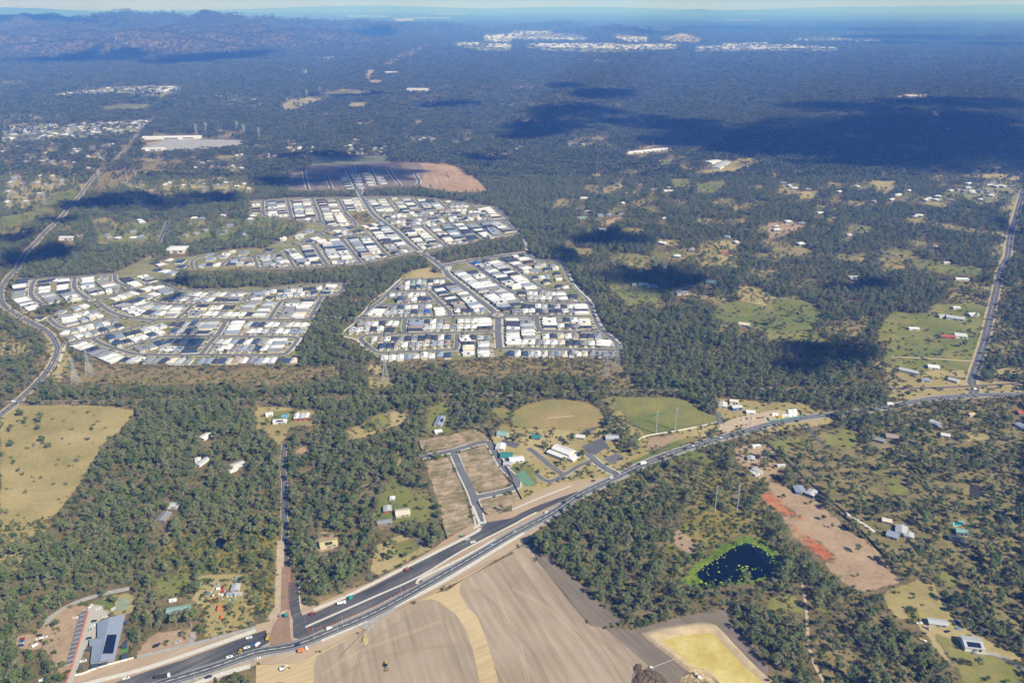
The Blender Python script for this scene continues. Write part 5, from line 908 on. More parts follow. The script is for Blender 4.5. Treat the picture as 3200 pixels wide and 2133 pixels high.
for a in [(32,1345,960,'van','white','driving on the highway past the concrete path'),(32,765,1262,'car','navy','driving on the highway left of the white van'),(13,2270,1240,'ute','white','parked on fresh asphalt above the yellow roller',22),(13,2110,1325,'ute','white','parked on fresh asphalt left of the yellow roller',22),(13,2290,1150,'ute','white','parked at the top edge of the fresh asphalt, left',22),(13,2335,1205,'ute','blue','parked on fresh asphalt near the dirt junction',22),(13,1160,1522,'ute','white','with orange gear beside the pale path at the bottom',20),(13,1920,1515,'ute','navy','driving on the highway near the bottom edge'),
 (14,1995,272,'ute','white','parked on the new carriageway at the subdivision',28),(14,2165,305,'car','light blue','driving on the highway below the subdivision'),(14,1945,248,'ute','silver','parked beside the green trailer on the roadworks',28),(14,2090,95,'ute','white','at the mouth of the subdivision street',5),(14,15,1212,'van','white','parked on the dark junction asphalt at lower left',60),(14,20,1345,'car','white','on the highway below the dirt junction'),(15,25,182,'car','silver','on the highway at the wood corner'),(15,312,4,'car','white','on the highway above the wood corner'),
 (11,980,1212,'car','white','on the highway at the hall turn-off'),(11,910,1252,'ute','white','just left of the hall turn-off on the highway'),(11,748,1278,'car','black','parked on the dirt verge near the hall turn-off',20),(11,605,1432,'car','grey','on the highway left of the hall turn-off'),(11,475,1478,'car','black','on the highway beside the new asphalt taper'),(11,1390,1060,'car','white','on the highway below the cricket field'),(11,1590,988,'car','black','on the highway between two white cars'),(11,1660,962,'car','white','on the highway right of the black car'),(11,1915,888,'car','white','on the highway near the gravel car park'),(11,1905,802,'car','white','parked at the gravel car park entry',30),
 (11,2115,722,'car','white','in the upper gravel parking row, left end',60),(11,2158,708,'car','blue','in the upper gravel parking row',60),(11,2207,706,'car','white','in the upper gravel parking row, right end',60),(11,2065,778,'car','black','in the lower gravel parking row, left end',60),(11,2110,770,'car','red','in the lower gravel parking row',60),(11,2160,764,'car','silver','in the lower gravel parking row',60),(11,2200,755,'car','white','in the lower gravel parking row, right end',60),(11,2262,702,'car','red','near the green fence of the gravel car park',10),(11,2300,698,'car','teal','by the green fence of the gravel car park',10),
 (12,1900,437,'van','white','on the railway crossing approach at right',8),(9,128,555,'van','white','on the far left road near the paddock corner'),(9,150,572,'car','navy','following the white van on the far left road'),(9,437,288,'car','navy','on the far left road below the pylons'),(9,478,200,'car','white','on the far left road beside the pylons'),(21,595,965,'car','navy','on the left road curve by the estate'),(21,290,808,'car','white','on the left road curve above the side turn'),(21,180,738,'car','white','on the left road bend near the hedge'),(21,410,902,'ute','white','on the left road below the side turn'),
 (31,1725,465,'car','black','first in the child care parking, by the red kerb',20),(31,1695,542,'car','white','second in the child care parking',20),(31,1660,625,'car','silver','third in the child care parking',20),(31,1632,780,'car','black','beside the child care entrance',20),(31,1530,1198,'ute','white','parked at the lower end of the child care drive',20),(31,1492,1297,'car','grey','last at the lower end of the child care drive',20),(31,1785,240,'car','white','in the upper hedge bay of the child care drive',20),(31,1665,192,'ute','white','standing in the corner of the upper hedge bay',80),(31,2080,248,'van','silver','beside the faded court of the child care centre',65),(31,1925,388,'car','white','right above the child care roof corner',25),
 (31,410,790,'car','red','at the top of the bush parking row, lower left',12),(31,398,832,'car','blue','second in the bush parking row, lower left',12),(31,388,872,'car','silver','third in the bush parking row, lower left',12),(31,380,912,'car','navy','last in the bush parking row, lower left',12),(31,720,727,'car','black','above the white cars on the sandy bush yard',20),(31,692,792,'car','white','below the black car on the sandy bush yard',20),(31,812,765,'ute','white','right of the black car on the sandy bush yard',20),(31,645,912,'van','white','on the sandy bush yard beside the trees',60),(31,780,1545,'ute','white','at the bottom edge of the lower left corner',20),(31,1378,402,'car','white','alone on the sandy construction yard',10),
 (13,1425,1225,'car','black','left of two parked at the sandy front yard',75),(13,1455,1215,'car','navy','right of two parked at the sandy front yard',75),(13,1635,1190,'ute','silver','parked alone near the front yard driveway',30),(10,248,1142,'car','black','on the shaded side road in the bush',88),(10,215,1540,'car','black','on the grass beside the side road',88),
 (16,1635,1015,'car','white','beside the long carport in the lower right lawn',-50),(16,1697,1000,'car','silver','first of the row right of the carport',-60),(16,1735,1008,'car','navy','second of the row right of the carport',-60),(16,1762,1010,'car','white','third of the row right of the carport',-60),(16,1652,1092,'car','navy','alone below the carport',20),(16,1750,1066,'car','light blue','above the white roofed solar house',-10),(16,1905,1292,'car','silver','in front of the white roofed solar house',-10),(16,1975,1082,'car','white','under the trees right of the solar house',-35),(16,1392,1018,'ute','white','beside the oval garden bed',0),(16,1465,1062,'ute','silver','left of the carport on the lawn',-50)]:
    car(*a)
# trucks and machines
def machine(name,t,x,y,ang,parts,lab,cat,z=.5):
    g=G(px(t,x,y),1.0); o=empty(name,(g[0],g[1],z),math.radians(ang))
    for pn,mb,m in parts: obj(pn,mb.mesh(pn,m if isinstance(m,list) else [m]),o)
    tag(o,lab,cat); clear_at(g[0],g[1],6); return o
def wheels(xs,r=.5,y=1.05):
    out=[]
    for x in xs:
        for s_ in (-1,1): out.append(('wheel',MB().bar((x,s_*y-.16,r),(x,s_*y+.16,r),r,0,n=10),M_TYRE))
    return out
def truck(body,bm,ln=8,cabc='white'):
    c=prof([(ln/2-2.0,.6),(ln/2,.6),(ln/2+.05,1.6),(ln/2-.25,2.7),(ln/2-2.0,2.75)],1.15); gl=MB().box(ln/2-.28,ln/2+.02,-1,1,1.62,2.45)
    return [('cab',c,paint(cabc)),('windscreen',gl,M_GLASS),('chassis',MB().box(-ln/2,ln/2-.3,-.5,.5,.55,.95,bottom=True),M_DARKM),('body',body,bm)]+wheels((ln/2-1.1,-ln/2+1,-ln/2+2.3))
tank=MB(); tank.bar((-3.8,0,1.95),(1.6,0,1.95),1.12,0,n=14)
machine('water_truck',32,1568,500,24,truck(tank,paint('white'),8.2),'white water tanker truck on the new carriageway','truck')
machine('flatbed_truck',12,1120,582,8,truck(MB().box(-5,2.2,-1.2,1.2,1.0,3.7),paint('white'),9.5),'white box truck on the highway among the trees at right','truck',.8)
machine('delivery_truck',11,1205,1125,27,truck(MB().box(-4.4,1.6,-1.2,1.2,1.0,3.4),paint('white'),8),'white box truck on the shaded highway below the oval','truck',.8)
bed=MB().box(-9,-.4,-1.25,1.25,1.0,1.35,bottom=True); [bed.box(-9,-.4,sy*1.25-.06,sy*1.25+.06,1.35,2.4) for sy in (-1,1)]; bed.box(-9,-8.88,-1.19,1.19,1.35,2.4)
machine('tipper_truck',13,1530,1505,14,[(p_ if p_[0]!='body' else p_) for p_ in truck(bed,M_DARKM,6)],'white cabbed tipper truck with a long grey tray on fresh asphalt','truck',.5)
machine('hopper_truck',32,865,1350,28,truck(MB().box(-4.6,1.2,-1.2,1.2,1.0,2.3).box(-4.0,.6,-.8,.8,2.302,2.9),paint('orange'),8),'white cabbed truck with orange body beside the highway','truck',.3)
def excav(col,reach=1):
    tr=MB().box(-1.9,1.9,-1.45,-.85,0,.8); tr2=MB().box(-1.9,1.9,.85,1.45,0,.8); hs=MB().box(-1.9,1.2,-1.3,1.3,.95,2.0,bottom=True); cab=MB().box(.1,1.4,.35,1.28,2.002,3.0)
    bm=MB().bar((1.0,-.3,1.7),(3.6,-.3,4.0),.28); st=MB().bar((3.6,-.3,4.0),(5.6,-.3,1.5),.2); bk=prof([(5.2,.3),(6.1,.4),(5.9,1.5),(5.3,1.6)],.5)
    for i,v_ in enumerate(bk.v): bk.v[i]=(v_[0],v_[1]-.3,v_[2])
    return [('track',tr,M_TYRE),('track',tr2,M_TYRE),('house',hs,paint(col)),('cab',cab,M_GLASS),('boom',bm,paint(col)),('stick',st,paint(col)),('bucket',bk,M_DARKM)]
machine('excavator',32,540,720,190,excav('teal'),'teal excavator reaching left at the dirt junction','excavator'); machine('excavator',15,1712,1530,130,excav('white'),'white excavator working on the yellow clay beside the basin','excavator',2.0); machine('excavator',14,240,1438,20,excav('white'),'small white excavator in the clay pit at the bottom left','excavator',.1)
machine('excavator',14,1385,530,30,excav('red'),'red machine at the kerb of the new carriageway','excavator'); machine('excavator',14,105,1160,100,excav('yellow'),'yellow excavator beside the dirt junction','excavator')
def roller(col): return [('drum',MB().bar((2.0,-1.05,.75),(2.0,1.05,.75),.75,0,n=14),M_DARKM),('body',MB().box(-2.2,1.0,-.95,.95,.6,1.6,bottom=True),paint(col)),('cab',MB().box(-.9,.6,-.8,.8,1.602,2.9),M_GLASS),('canopy',MB().box(-1.0,.7,-.9,.9,2.902,3.0),paint(col))]+wheels((-1.4,),.7,.85)
machine('road_roller',13,2215,1282,20,roller('yellow'),'yellow road roller on the fresh asphalt','roller'); machine('road_roller',14,515,938,20,roller('red'),'red and yellow roller by the corner of the side road','roller')
gr=[('body',MB().box(-4.2,-.6,-.9,.9,.9,2.1,bottom=True),paint('yellow')),('cab',MB().box(-.598,.9,-.8,.8,1.2,3.2),M_GLASS),('frame',MB().bar((.9,0,1.6),(4.6,0,1.3),.2),paint('yellow')),('blade',MB().box(1.6,1.75,-2,2,.1,.8),M_DARKM)]+wheels((-3.4,-1.8,4.3),.75,1.0)
machine('grader',14,1198,1412,-80,gr,'yellow and black grader in the middle of the rolled field','grader',.1)
machine('skip_container',32,1735,392,24,[('bin',prof([(-1.6,.1),(1.6,.1),(2.0,1.9),(-2.0,1.9)],1.1),paint('teal')),('load',MB().box(-1.7,1.7,-.9,.9,1.902,2.3),paint('teal'))],'teal skip container at the kerb above the water truck','container',.6)
machine('green_trailer',14,1895,215,25,[('deck',MB().box(-2.6,2.6,-1,1,.6,.9,bottom=True),M_DARKM),('board',MB().box(-1.5,1.5,-.2,.2,.902,2.4),paint('green'))]+wheels((-1,.2),.4,.9),'green sign trailer on the verge beside the lots','trailer',.1)
machine('pump',15,1280,1425,-30,[('skid',MB().box(-1.6,1.6,-.8,.8,.05,.3,bottom=True),M_DARKM),('housing',MB().box(-1.4,1.4,-.7,.7,.302,1.6),paint('white'))],'white pump unit with hose beside the muddy basin','pump',.1)
tag(obj('pump_hose',(lambda P:[MB()][0])(0).bar((*G(px(15,1300,1425)),.5),(*G(px(15,1555,1330)),1.2),.16,0,n=6).mesh('pump_hose',[M_CONC])),'pale hose running from the pump into the muddy basin','hose')
machine('trampoline',16,1718,1345,0,[('mat',MB().bar((0,0,.8),(0,0,.86),1.9,0,n=18),M_TYRE)]+[('leg',MB().bar((1.7*math.cos(q),1.7*math.sin(q),0),(1.7*math.cos(q),1.7*math.sin(q),.8),.05),M_DARKM) for q in (0,1.57,3.14,4.71)],'round dark trampoline on the lower right lawn','trampoline',.0)
machine('boat',16,1425,1172,-40,[('hull',prof([(-2.6,.5),(2.0,.4),(3.0,1.3),(-2.6,1.2)],1.0),paint('white')),('cover',MB().box(-2.0,1.2,-.8,.8,1.22,1.5),paint('yellow'))],'white boat under a yellow cover on the lawn','boat',.1)
machine('shipping_container',13,2015,882,95,[('box',MB().box(-3.2,3.2,-1.25,1.25,0,2.6),paint('orange')),('door',MB().box(3.2,3.25,-1.1,1.1,.1,2.45),M_DARKM)],'orange shipping container in the scrub paddock','container',.05); machine('shipping_container',13,2040,962,95,[('box',MB().box(-2,2,-.9,.9,0,2.2),paint('orange')),('door',MB().box(2,2.05,-.8,.8,.1,2.1),M_DARKM)],'small orange container below the larger one','container',.05)
machine('caravan',13,1590,812,15,[('body',prof([(-3.2,.5),(3,.5),(3.3,1.6),(2.8,2.7),(-3.2,2.7)],1.2),paint('white')),('window',MB().box(-1,1,-1.26,-1.205,1.4,2.1),M_GLASS)],'white caravan under the dark tree by the green roof strip','caravan',.1); machine('caravan',13,2192,755,12,[('body',prof([(-3.6,.5),(3.4,.5),(3.6,1.6),(3.2,2.6),(-3.6,2.6)],1.2),paint('silver')),('window',MB().box(-1,1,-1.26,-1.205,1.4,2.1),M_GLASS)],'silver caravan right of the scrap yard','caravan',.1)
for i,(x,y,c,l) in enumerate([(62,672,'white','left white site cabin in the fenced compound'),(110,697,'yellow','yellow site box in the fenced compound'),(155,684,'white','middle white site cabin in the fenced compound'),(222,638,'white','top white site cabin of the stacked three'),(225,660,'white','middle white site cabin of the stacked three'),(222,682,'white','bottom white site cabin of the stacked three')]):
    ln=3 if c=='yellow' else 6 if i>2 else 4
    machine('site_cabin',12,x,y,10,[('body',MB().box(-ln,ln,-1.3,1.3,.2,2.9,bottom=True),paint(c)),('door',MB().box(-.5,.5,-1.36,-1.305,.3,2.3),M_DARKM)],l,'site cabin',.1)
fence("11 2349,700; 12 20,735 150,715 300,690 285,640 200,620",1.8,paint('teal'),'teal mesh fence around the white site cabins')
# scrap in the yard: counted pieces
for i in range(46):
    x,y=(R.gauss(1960,70),R.gauss(745,45)) if i<32 else (R.gauss(2120,50),R.gauss(720,70)); c=R.choice(['white','light blue','silver','grey','red','teal','navy']); a=R.uniform(.5,1.7); g=G(px(13,x,y))
    o=obj('scrap_pile',MB().box(-a,a,-a*.6,a*.6,0,a*.7).bar((-a,0,a*.72),(a*.9,.3,a*1.0),.15).mesh('scrap_pile',[paint(c)]),loc=(g[0],g[1],0),rz=R.uniform(0,3)); tag(o,f'small {c} piece of scrap lying in the yard of the beige shed','scrap',f'{c} scrap in the yard'); clear_at(g[0],g[1],1.5)
# orange barrier cones along the live lanes
cone=MB(); cone.box(-.25,.25,-.25,.25,0,.06); cone.bar((0,0,.06),(0,0,.95),.2,0,.06,8); CM=cone.mesh('traffic_cone',[paint('orange')])
for s_,nn in (("14 480,1090 700,1030 1100,860 1500,640",54),("14 500,1110 430,950 330,640",16),("14 300,560 305,760 318,990",22)):
    pl=smooth(GS(s_)); L_=np.concatenate([[0],np.cumsum(np.linalg.norm(np.diff(pl,axis=0),axis=1))])
    for t in np.linspace(0,L_[-1],nn): o=obj('traffic_cone',CM,loc=(np.interp(t,L_,pl[:,0])+R.gauss(0,.3),np.interp(t,L_,pl[:,1]),.62),scale=(1.3,1.3,1.3)); tag(o,'orange cone in the lines along the roadworks lanes','traffic cone','traffic cones')

# ---------------------------------------------------------------- poles, pylons, wires
M_STEEL=plain('galvanised_steel',(.44,.46,.48),.5,.1,.5,.5,.3); M_WOOD=plain('pole_timber',(.20,.16,.12),.9,.2,1); M_WIRE=plain('wire',(.12,.12,.13),.6)
def monopole(t,x,y,lab,h=33):
    g=G(px(t,x,y)); o=empty('power_pole',(g[0],g[1],0),math.radians(35)); obj('shaft',MB().bar((0,0,-.3),(0,0,h),.75,0,.35,10).mesh('shaft',[M_STEEL]),o)
    for k in range(3): 
        for s_ in (-1,1): obj('crossarm',MB().bar((0,0,h-1.5-k*3.2),(s_*2.6,0,h-1.1-k*3.2),.16,0,.09).mesh('crossarm',[M_STEEL]),o); obj('insulator',MB().bar((s_*2.6,0,h-1.1-k*3.2),(s_*2.6,0,h-2.6-k*3.2),.14,n=6).mesh('insulator',[M_WIRE]),o)
    tag(o,lab,'power pole'); clear_at(g[0],g[1],6); return o
mp=[monopole(11,1320,845,'tall steel power pole at the cricket field boundary, left one'),monopole(11,1495,815,'tall steel power pole at the cricket field boundary, right one'),monopole(11,1858,1568,'tall steel power pole in yellow scrub above the pond, left one'),monopole(11,2062,1552,'tall steel power pole in yellow scrub above the pond, right one')]
def wires(pts,name,lab,sag=5,r=.05,offs=((0,0,0),)):
    mb=MB()
    for a,b_ in zip(pts[:-1],pts[1:]):
        for o_ in offs:
            a2=Vector(a)+Vector(o_); b2=Vector(b_)+Vector(o_); prev=None
            for k in range(11):
                t=k/10; q=a2.lerp(b2,t); q.z-=sag*4*t*(1-t)
                if prev is not None: mb.bar(prev,q,r,n=3)
                prev=q
    tag(obj(name,mb.mesh(name,[M_WIRE])),lab,'power line')
for A,B,l in ((0,2,'left'),(1,3,'right')):
    a=mp[A].location; b_=mp[B].location; d_=b_-a; c=b_+d_*.95; e=c+d_; wires([(q.x,q.y,30) for q in (a-d_*.9,a,b_,c,e)],'power_line',f'{l} overhead line strung between the tall steel poles',6,.05,((2.1,1.5,0),(-2.1,-1.5,0),(2.1,1.5,-3.2),(-2.1,-1.5,-3.2)))
def upole(t,x,y,lab,h=11,lamp=False):
    g=G(px(t,x,y)); o=empty('utility_pole',(g[0],g[1],0),math.radians(25+90)); obj('post',MB().bar((0,0,-.3),(0,0,h),.19,0,.12,7).mesh('post',[M_STEEL if lamp else M_WOOD]),o)
    if lamp: obj('lamp_arm',MB().bar((0,0,h-.1),(2.4,0,h+.4),.09).mesh('lamp_arm',[M_STEEL]),o); obj('lamp_head',MB().box(2.3,3.1,-.2,.2,h+.35,h+.5,bottom=True).mesh('lamp_head',[M_STEEL]),o)
    else: obj('crossarm',MB().box(-1.3,1.3,-.07,.07,h-.8,h-.65,bottom=True).mesh('crossarm',[M_WOOD]),o); obj('transformer',MB().bar((0,.35,h-2.2),(0,.35,h-1.3),.25,n=8).mesh('transformer',[M_STEEL]),o)
    tag(o,lab,'pole'); clear_at(g[0],g[1],3); return o
ups=[upole(32,240,795,'timber power pole at the left of the dirt junction'),upole(32,1635,345,'timber power pole beside the new path in the bush wedge'),upole(32,1510,1085,'steel lamp pole on the pale concrete pad',10,True),upole(32,1075,1165,'steel lamp pole on the south kerb near the junction',10,True),upole(32,1600,935,'steel lamp pole in the highway median',10,True),upole(32,2000,998,'timber power pole at the top of the clay mound'),upole(13,1808,1192,'timber power pole beside the front yard drive'),upole(13,1800,1560,'steel lamp pole at the bottom edge of the highway',10,True),upole(13,2345,1385,'steel lamp pole on the south path at lower left',10,True),upole(14,1340,790,'steel lamp pole in the median below the red machine',10,True),upole(14,1490,410,'timber power pole by the dry lawn',9),upole(14,1800,560,'steel lamp pole on the south path by the fields',10,True)]
lp=[G(px(32,240,795)),G(px(32,1635,345)),G(px(14,1490,410)),G(px(14,2000,130))]; wires([(a,b_,10.3) for a,b_ in lp],'power_line','thin overhead line along the north side of the roadworks',1.2,.025,((.8,.6,0),(-.8,-.6,0)))
# lattice pylons
def lattice():
    b_=MB(); H=40; w_=lambda z: 4.2*(1-z/28)+.9 if z<26 else .9+.3*(1-(z-26)/14)-.0
    zs=[0,6,11.5,16.5,21,25,29,33,37,40]
    for i in range(len(zs)-1):
        a,c=w_(zs[i]),w_(zs[i+1]); P=[(sx*a,sy*a,zs[i]) for sx,sy in ((1,1),(-1,1),(-1,-1),(1,-1))]; Q=[(sx*c,sy*c,zs[i+1]) for sx,sy in ((1,1),(-1,1),(-1,-1),(1,-1))]
        for k in range(4): b_.bar(P[k],Q[k],.17,n=4); b_.bar(P[k],Q[(k+1)%4],.10,n=3); b_.bar(P[(k+1)%4],Q[k],.10,n=3); b_.bar(Q[k],Q[(k+1)%4],.08,n=3)
    return b_
LAT=lattice().mesh('lattice_body',[M_STEEL]); arms=[]
for z,l_ in ((26,7.5),(31,8.5),(36,6.5)):
    m_=MB()
    for s_ in (-1,1):
        for sy in (-.8,.8): m_.bar((s_*.9,sy,z),(s_*l_,0,z+.6),.11,n=3); m_.bar((s_*.9,sy,z+2),(s_*l_,0,z+.6),.09,n=3)
    arms.append(m_.mesh('crossarm',[M_STEEL]))
PY=[]
for t,x,y,lab,rz,sc_ in [(9,700,385,'front left lattice pylon beside the far left road',-8,1),(9,830,312,'rear lattice pylon just right of the front left one',-8,1),(10,1190,372,'lattice pylon in the easement between the two near estates',-4,1),(11,865,330,'front lattice pylon below the right estate corner',-4,1),(11,965,250,'rear lattice pylon behind the one below the right estate',-4,1),
  (5,915,108,'lone pylon beside the upper left road on the tan easement',40,1),(5,418,325,'pylon on the green field left of the upper road',40,1),(2,30,1272,'grey pylon among trees right of the substation',30,1.1),(1,1805,1240,'first pylon from left behind the substation',30,1.1),(1,1895,1222,'second pylon from left behind the substation',30,1.1),(1,2180,1205,'third pylon from left behind the substation',30,1.1),(1,2245,1252,'tallest pylon at the right end of the substation',30,1.2),(2,590,870,'pylon on the far green strip, left of a pair',30,1.2),(2,660,890,'pylon on the far green strip, right of a pair',30,1.2),(2,290,985,'pylon on the far tan clearing',30,1.2),(2,470,905,'pylon at the back of the far tan clearing',30,1.2)]:
    g=G(px(t,x,y)); o=empty('power_pylon',(g[0],g[1],0),math.radians(rz)); o.scale=(sc_,)*3; obj('lattice_body',LAT,o); [obj('crossarm',m_,o) for m_ in arms]; tag(o,lab,'pylon'); clear_at(g[0],g[1],12); PY.append(g)
for idx_,l in (((0,2,3),'front'),((1,4),'rear')):
    pts=[PY[i] for i in idx_]; pts=[(pts[0][0]-300,pts[0][1]+5)]+pts+[(pts[-1][0]+330,pts[-1][1]+20)]
    wires([(a,b_,31) for a,b_ in pts],'power_line',f'{l} high voltage line across the tan easement',8,.035,((0,7.6,-5),(0,-7.6,-5),(0,8.4,0),(0,-8.4,0)))
for t,x,y,h,lab in [(5,770,292,30,'left pole of the pair in the dark shaded bush'),(5,817,310,36,'right pole of the pair in the dark shaded bush'),(5,1175,112,34,'left pole of the pair on the tan easement'),(5,1250,80,30,'right pole of the pair on the tan easement')]:
    g=G(px(t,x,y)); o=empty('power_pole',(g[0],g[1],0)); obj('shaft',MB().bar((0,0,-.3),(0,0,h),.9,0,.5,8).mesh('shaft',[M_STEEL]),o); obj('crossarm',MB().bar((-4,0,h-2),(4,0,h-2),.3).mesh('crossarm',[M_STEEL]),o); tag(o,lab,'power pole'); clear_at(g[0],g[1],8)

# ---------------------------------------------------------------- distant suburbs: thousands of pale roofs, one mass for each
def suburb(name, polys, n, label, size=(11,17), whites=.7, seed=0):
    rg=np.random.default_rng(seed); V=[];F=[];MI=[]; mats=[roofmat(k) for k in 'wpgtdv']
    areas=[]
    for s_ in polys:
        P=np.array(GS(s_)); areas.append((P,abs(np.dot(P[:,0],np.roll(P[:,1],1))-np.dot(P[:,1],np.roll(P[:,0],1)))/2))
    tot=sum(a for _,a in areas)
    for P,a in areas:
        want=max(3,int(n*a/tot)); lo,hi=P.min(0),P.max(0); q=rg.uniform(lo,hi,(want*6,2)); q=q[inside(q,P)][:want]
        hz=height(q)
        if name=='rural_houses': CLEAR_DISCS.extend([(x,y,13) for x,y in q]+[(x*.99,y*.99,15) for x,y in q])
        for (x,y),z in zip(q,hz):
            w_=rg.uniform(*size)/2; d_=rg.uniform(*size)*.62; a_=rg.uniform(0,3.14); c,s=math.cos(a_),math.sin(a_); b0=len(V); hh=rg.uniform(3.5,5)+(7 if y>6000 else 0)
            for lx,ly,lz in ((-w_,-d_,-2),(w_,-d_,-2),(w_,d_,-2),(-w_,d_,-2),(-w_,-d_,hh),(w_,-d_,hh),(w_,d_,hh),(-w_,d_,hh),(0,-d_*.5,hh+2.2),(0,d_*.5,hh+2.2)): V.append((x+lx*c-ly*s,y+lx*s+ly*c,z+lz))
            F += [tuple(i+b0 for i in f) for f in ((0,1,5,4),(1,2,6,5),(2,3,7,6),(3,0,4,7),(4,5,8),(5,6,9,8),(6,7,9),(7,4,8,9))]
            r=0 if rg.random()<whites else rg.integers(1,6); MI += [2]*4+[int(r)]*4
    tag(obj(name,me_of(name,V,F,mats,MI)),label,'suburb',kind='stuff')
suburb('distant_suburb',["1 0,1180 340,1150 620,1150 1370,1110 1290,1200 1000,1250 0,1300"],230,'pale roofed suburb spread beside the far left road end',(12,19),.35,1)
suburb('distant_suburb',["1 480,880 1030,805 1650,795 1680,840 1400,870 1000,850 500,890","1 1800,790 1990,790 1980,815 1820,810"],110,'ridge top row of white houses in the left middle distance',(16,26),.75,2)
suburb('distant_suburb',["1 950,530 1180,450 1560,490 1600,560 1200,580 960,560","1 750,620 950,580 940,640 760,650","1 0,650 150,640 140,720 0,710","1 1170,670 1700,690 1690,705 1180,690"],90,'scattered white houses below the dark range at upper left',(16,26),.7,3)
suburb('distant_suburb',["1 1850,890 2353,880 2353,990 1850,975","2 0,890 80,900 60,960 0,960"],130,'leafy suburb with orange roofs right of the ridge houses',(14,22),.4,4)
suburb('distant_suburb',["2 1840,400 2070,400 2070,435 1850,430","2 2090,340 2353,330 2353,395 2090,390","2 2120,420 2353,420 2353,465 2120,460","3 0,310 370,310 370,345 0,350","3 0,360 660,375 640,385 0,370"],1700,'bright white town on the plain left of the far centre',(26,46),.9,5)
suburb('distant_suburb',["3 130,425 480,420 900,415 1000,430 1500,420 1500,470 900,475 360,465 150,440","3 1150,330 1320,340 1340,355 1150,350","3 950,290 1300,295 1290,305 960,303","3 930,370 1240,375 1240,400 1060,398"],1900,'long bright white belt of houses across the far centre plain',(26,46),.85,6)
suburb('distant_suburb',["3 1690,440 1890,435 2080,450 2080,470 1700,470","3 1900,415 2353,410 2353,470 2200,475 1950,430","4 0,430 250,430 640,460 630,475 0,470","4 200,375 450,355 720,370 760,395 250,400","4 790,400 930,390 1070,400 1050,430 830,430"],1700,'speckled white suburb on the plain at far right',(24,42),.7,7)
suburb('distant_suburb',["4 640,238 800,250 690,255","4 860,243 1160,236 1160,246 870,250","4 1190,240 1500,258 1540,262 1280,256","4 1550,248 1800,246 1800,256 1560,256","3 1940,190 2290,192 2280,196 1950,195","3 2090,240 2330,250 2330,260 2100,256","3 1630,262 1720,264 1710,270","2 850,150 1220,155 1220,162 850,162","2 740,200 920,195 860,225 800,225","2 1270,175 1440,175 1440,205 1270,200","2 1450,168 1780,170 1780,178 1450,178","2 1660,130 1930,128 1930,138 1670,138","3 880,220 1020,226 900,232","3 780,262 870,268 800,290","3 0,226 140,230 100,235 0,234","4 2020,290 2260,280 2240,320 2040,325"],1500,'thin bright streaks of far off sheds and roofs near the horizon',(30,70),.8,8)
suburb('rural_houses',["5 0,20 640,0 720,120 560,200 200,330 0,330","5 950,440 1450,400 1480,480 1380,640 960,640","5 1560,450 2300,400 2353,600 1600,630","5 1150,130 2353,80 2353,190 1200,200","1 0,1330 1000,1300 1250,1400 900,1560 0,1560","1 1700,1480 2353,1400 2353,1560 1500,1560","2 0,1400 250,1400 200,1540 0,1540"],150,'scattered acreage houses among trees at the left middle distance',(9,14),.22,9)
suburb('rural_houses',["3 350,1290 700,1320 660,1340 380,1330","3 0,1370 140,1370 130,1385 0,1380","8 60,100 380,120 330,180 60,160","8 1850,80 2300,90 2340,180 2050,300 1500,300 1400,260","8 0,480 270,480 260,560 0,600","2 250,1290 560,1320 540,1440 300,1430","2 830,1290 1240,1280 1250,1420 800,1420","2 1370,1260 1780,1270 1780,1310 1380,1290","2 500,1030 800,1040 780,1060 520,1060","2 300,640 480,650 460,690 300,680","2 560,540 720,540 720,560 570,565","3 720,560 860,580 840,590 750,590","3 800,700 900,720 880,740 820,735","4 560,1030 760,1050 740,1060 600,1070","4 1480,1030 1640,1010 1640,1070 1500,1070","4 1520,1170 1880,1190 1850,1210 1530,1210"],190,'scattered pale farm roofs in the wide forest plain',(11,18),.4,10)

suburb('rural_houses',["7 500,150 1500,120 1600,500 700,480","7 1100,600 2300,500 2300,950 1500,900","8 100,150 1400,150 1700,500 1500,800 300,800"],34,'few pale roofs dotted through the open woodland right of the estates',(10,16),.3,12)

# ---------------------------------------------------------------- trees
def leafmat(name, stops, tint):
    m,n,b=mat_new(name); b.inputs['Roughness'].default_value=.7; b.inputs['Specular IOR Level'].default_value=.15
    oi=N(n,'ShaderNodeObjectInfo').outputs['Random']; p=pos(n)
    f=math2(n,'ADD',math2(n,'MULTIPLY',oi,.72),math2(n,'MULTIPLY',noise(n,p,.35,2,.6),.28))
    c=ramp(n,f,stops); c=mix(n,math2(n,'MULTIPLY',noise(n,p,.012,2,.5),.9),c,tint,'MULTIPLY') if tint else c
    L(n,c,b.inputs['Base Color']); return m
M_LEAF=leafmat('gum_leaves',[(.10,(.078,.108,.036)),(.30,(.125,.150,.055)),(.50,(.165,.178,.074)),(.66,(.205,.200,.100)),(.80,(.140,.178,.055)),(.93,(.24,.222,.135))],(.85,.95,.8))
M_LEAFD=leafmat('dense_leaves',[(.2,(.055,.092,.028)),(.5,(.088,.132,.038)),(.8,(.125,.160,.050))],None)
M_SCRUB=leafmat('scrub_leaves',[(.2,(.060,.078,.022)),(.45,(.105,.115,.034)),(.65,(.16,.15,.05)),(.85,(.19,.155,.075))],None)
M_FARL=leafmat('far_leaves',[(.2,(.048,.066,.024)),(.45,(.085,.100,.036)),(.65,(.118,.122,.050)),(.85,(.155,.148,.072))],(.8,.9,.8))
M_BARK=plain('gum_bark',(.36,.30,.24),.9,.25,.8); M_BARKD=plain('dark_bark',(.12,.09,.065),.9,.25,.8)
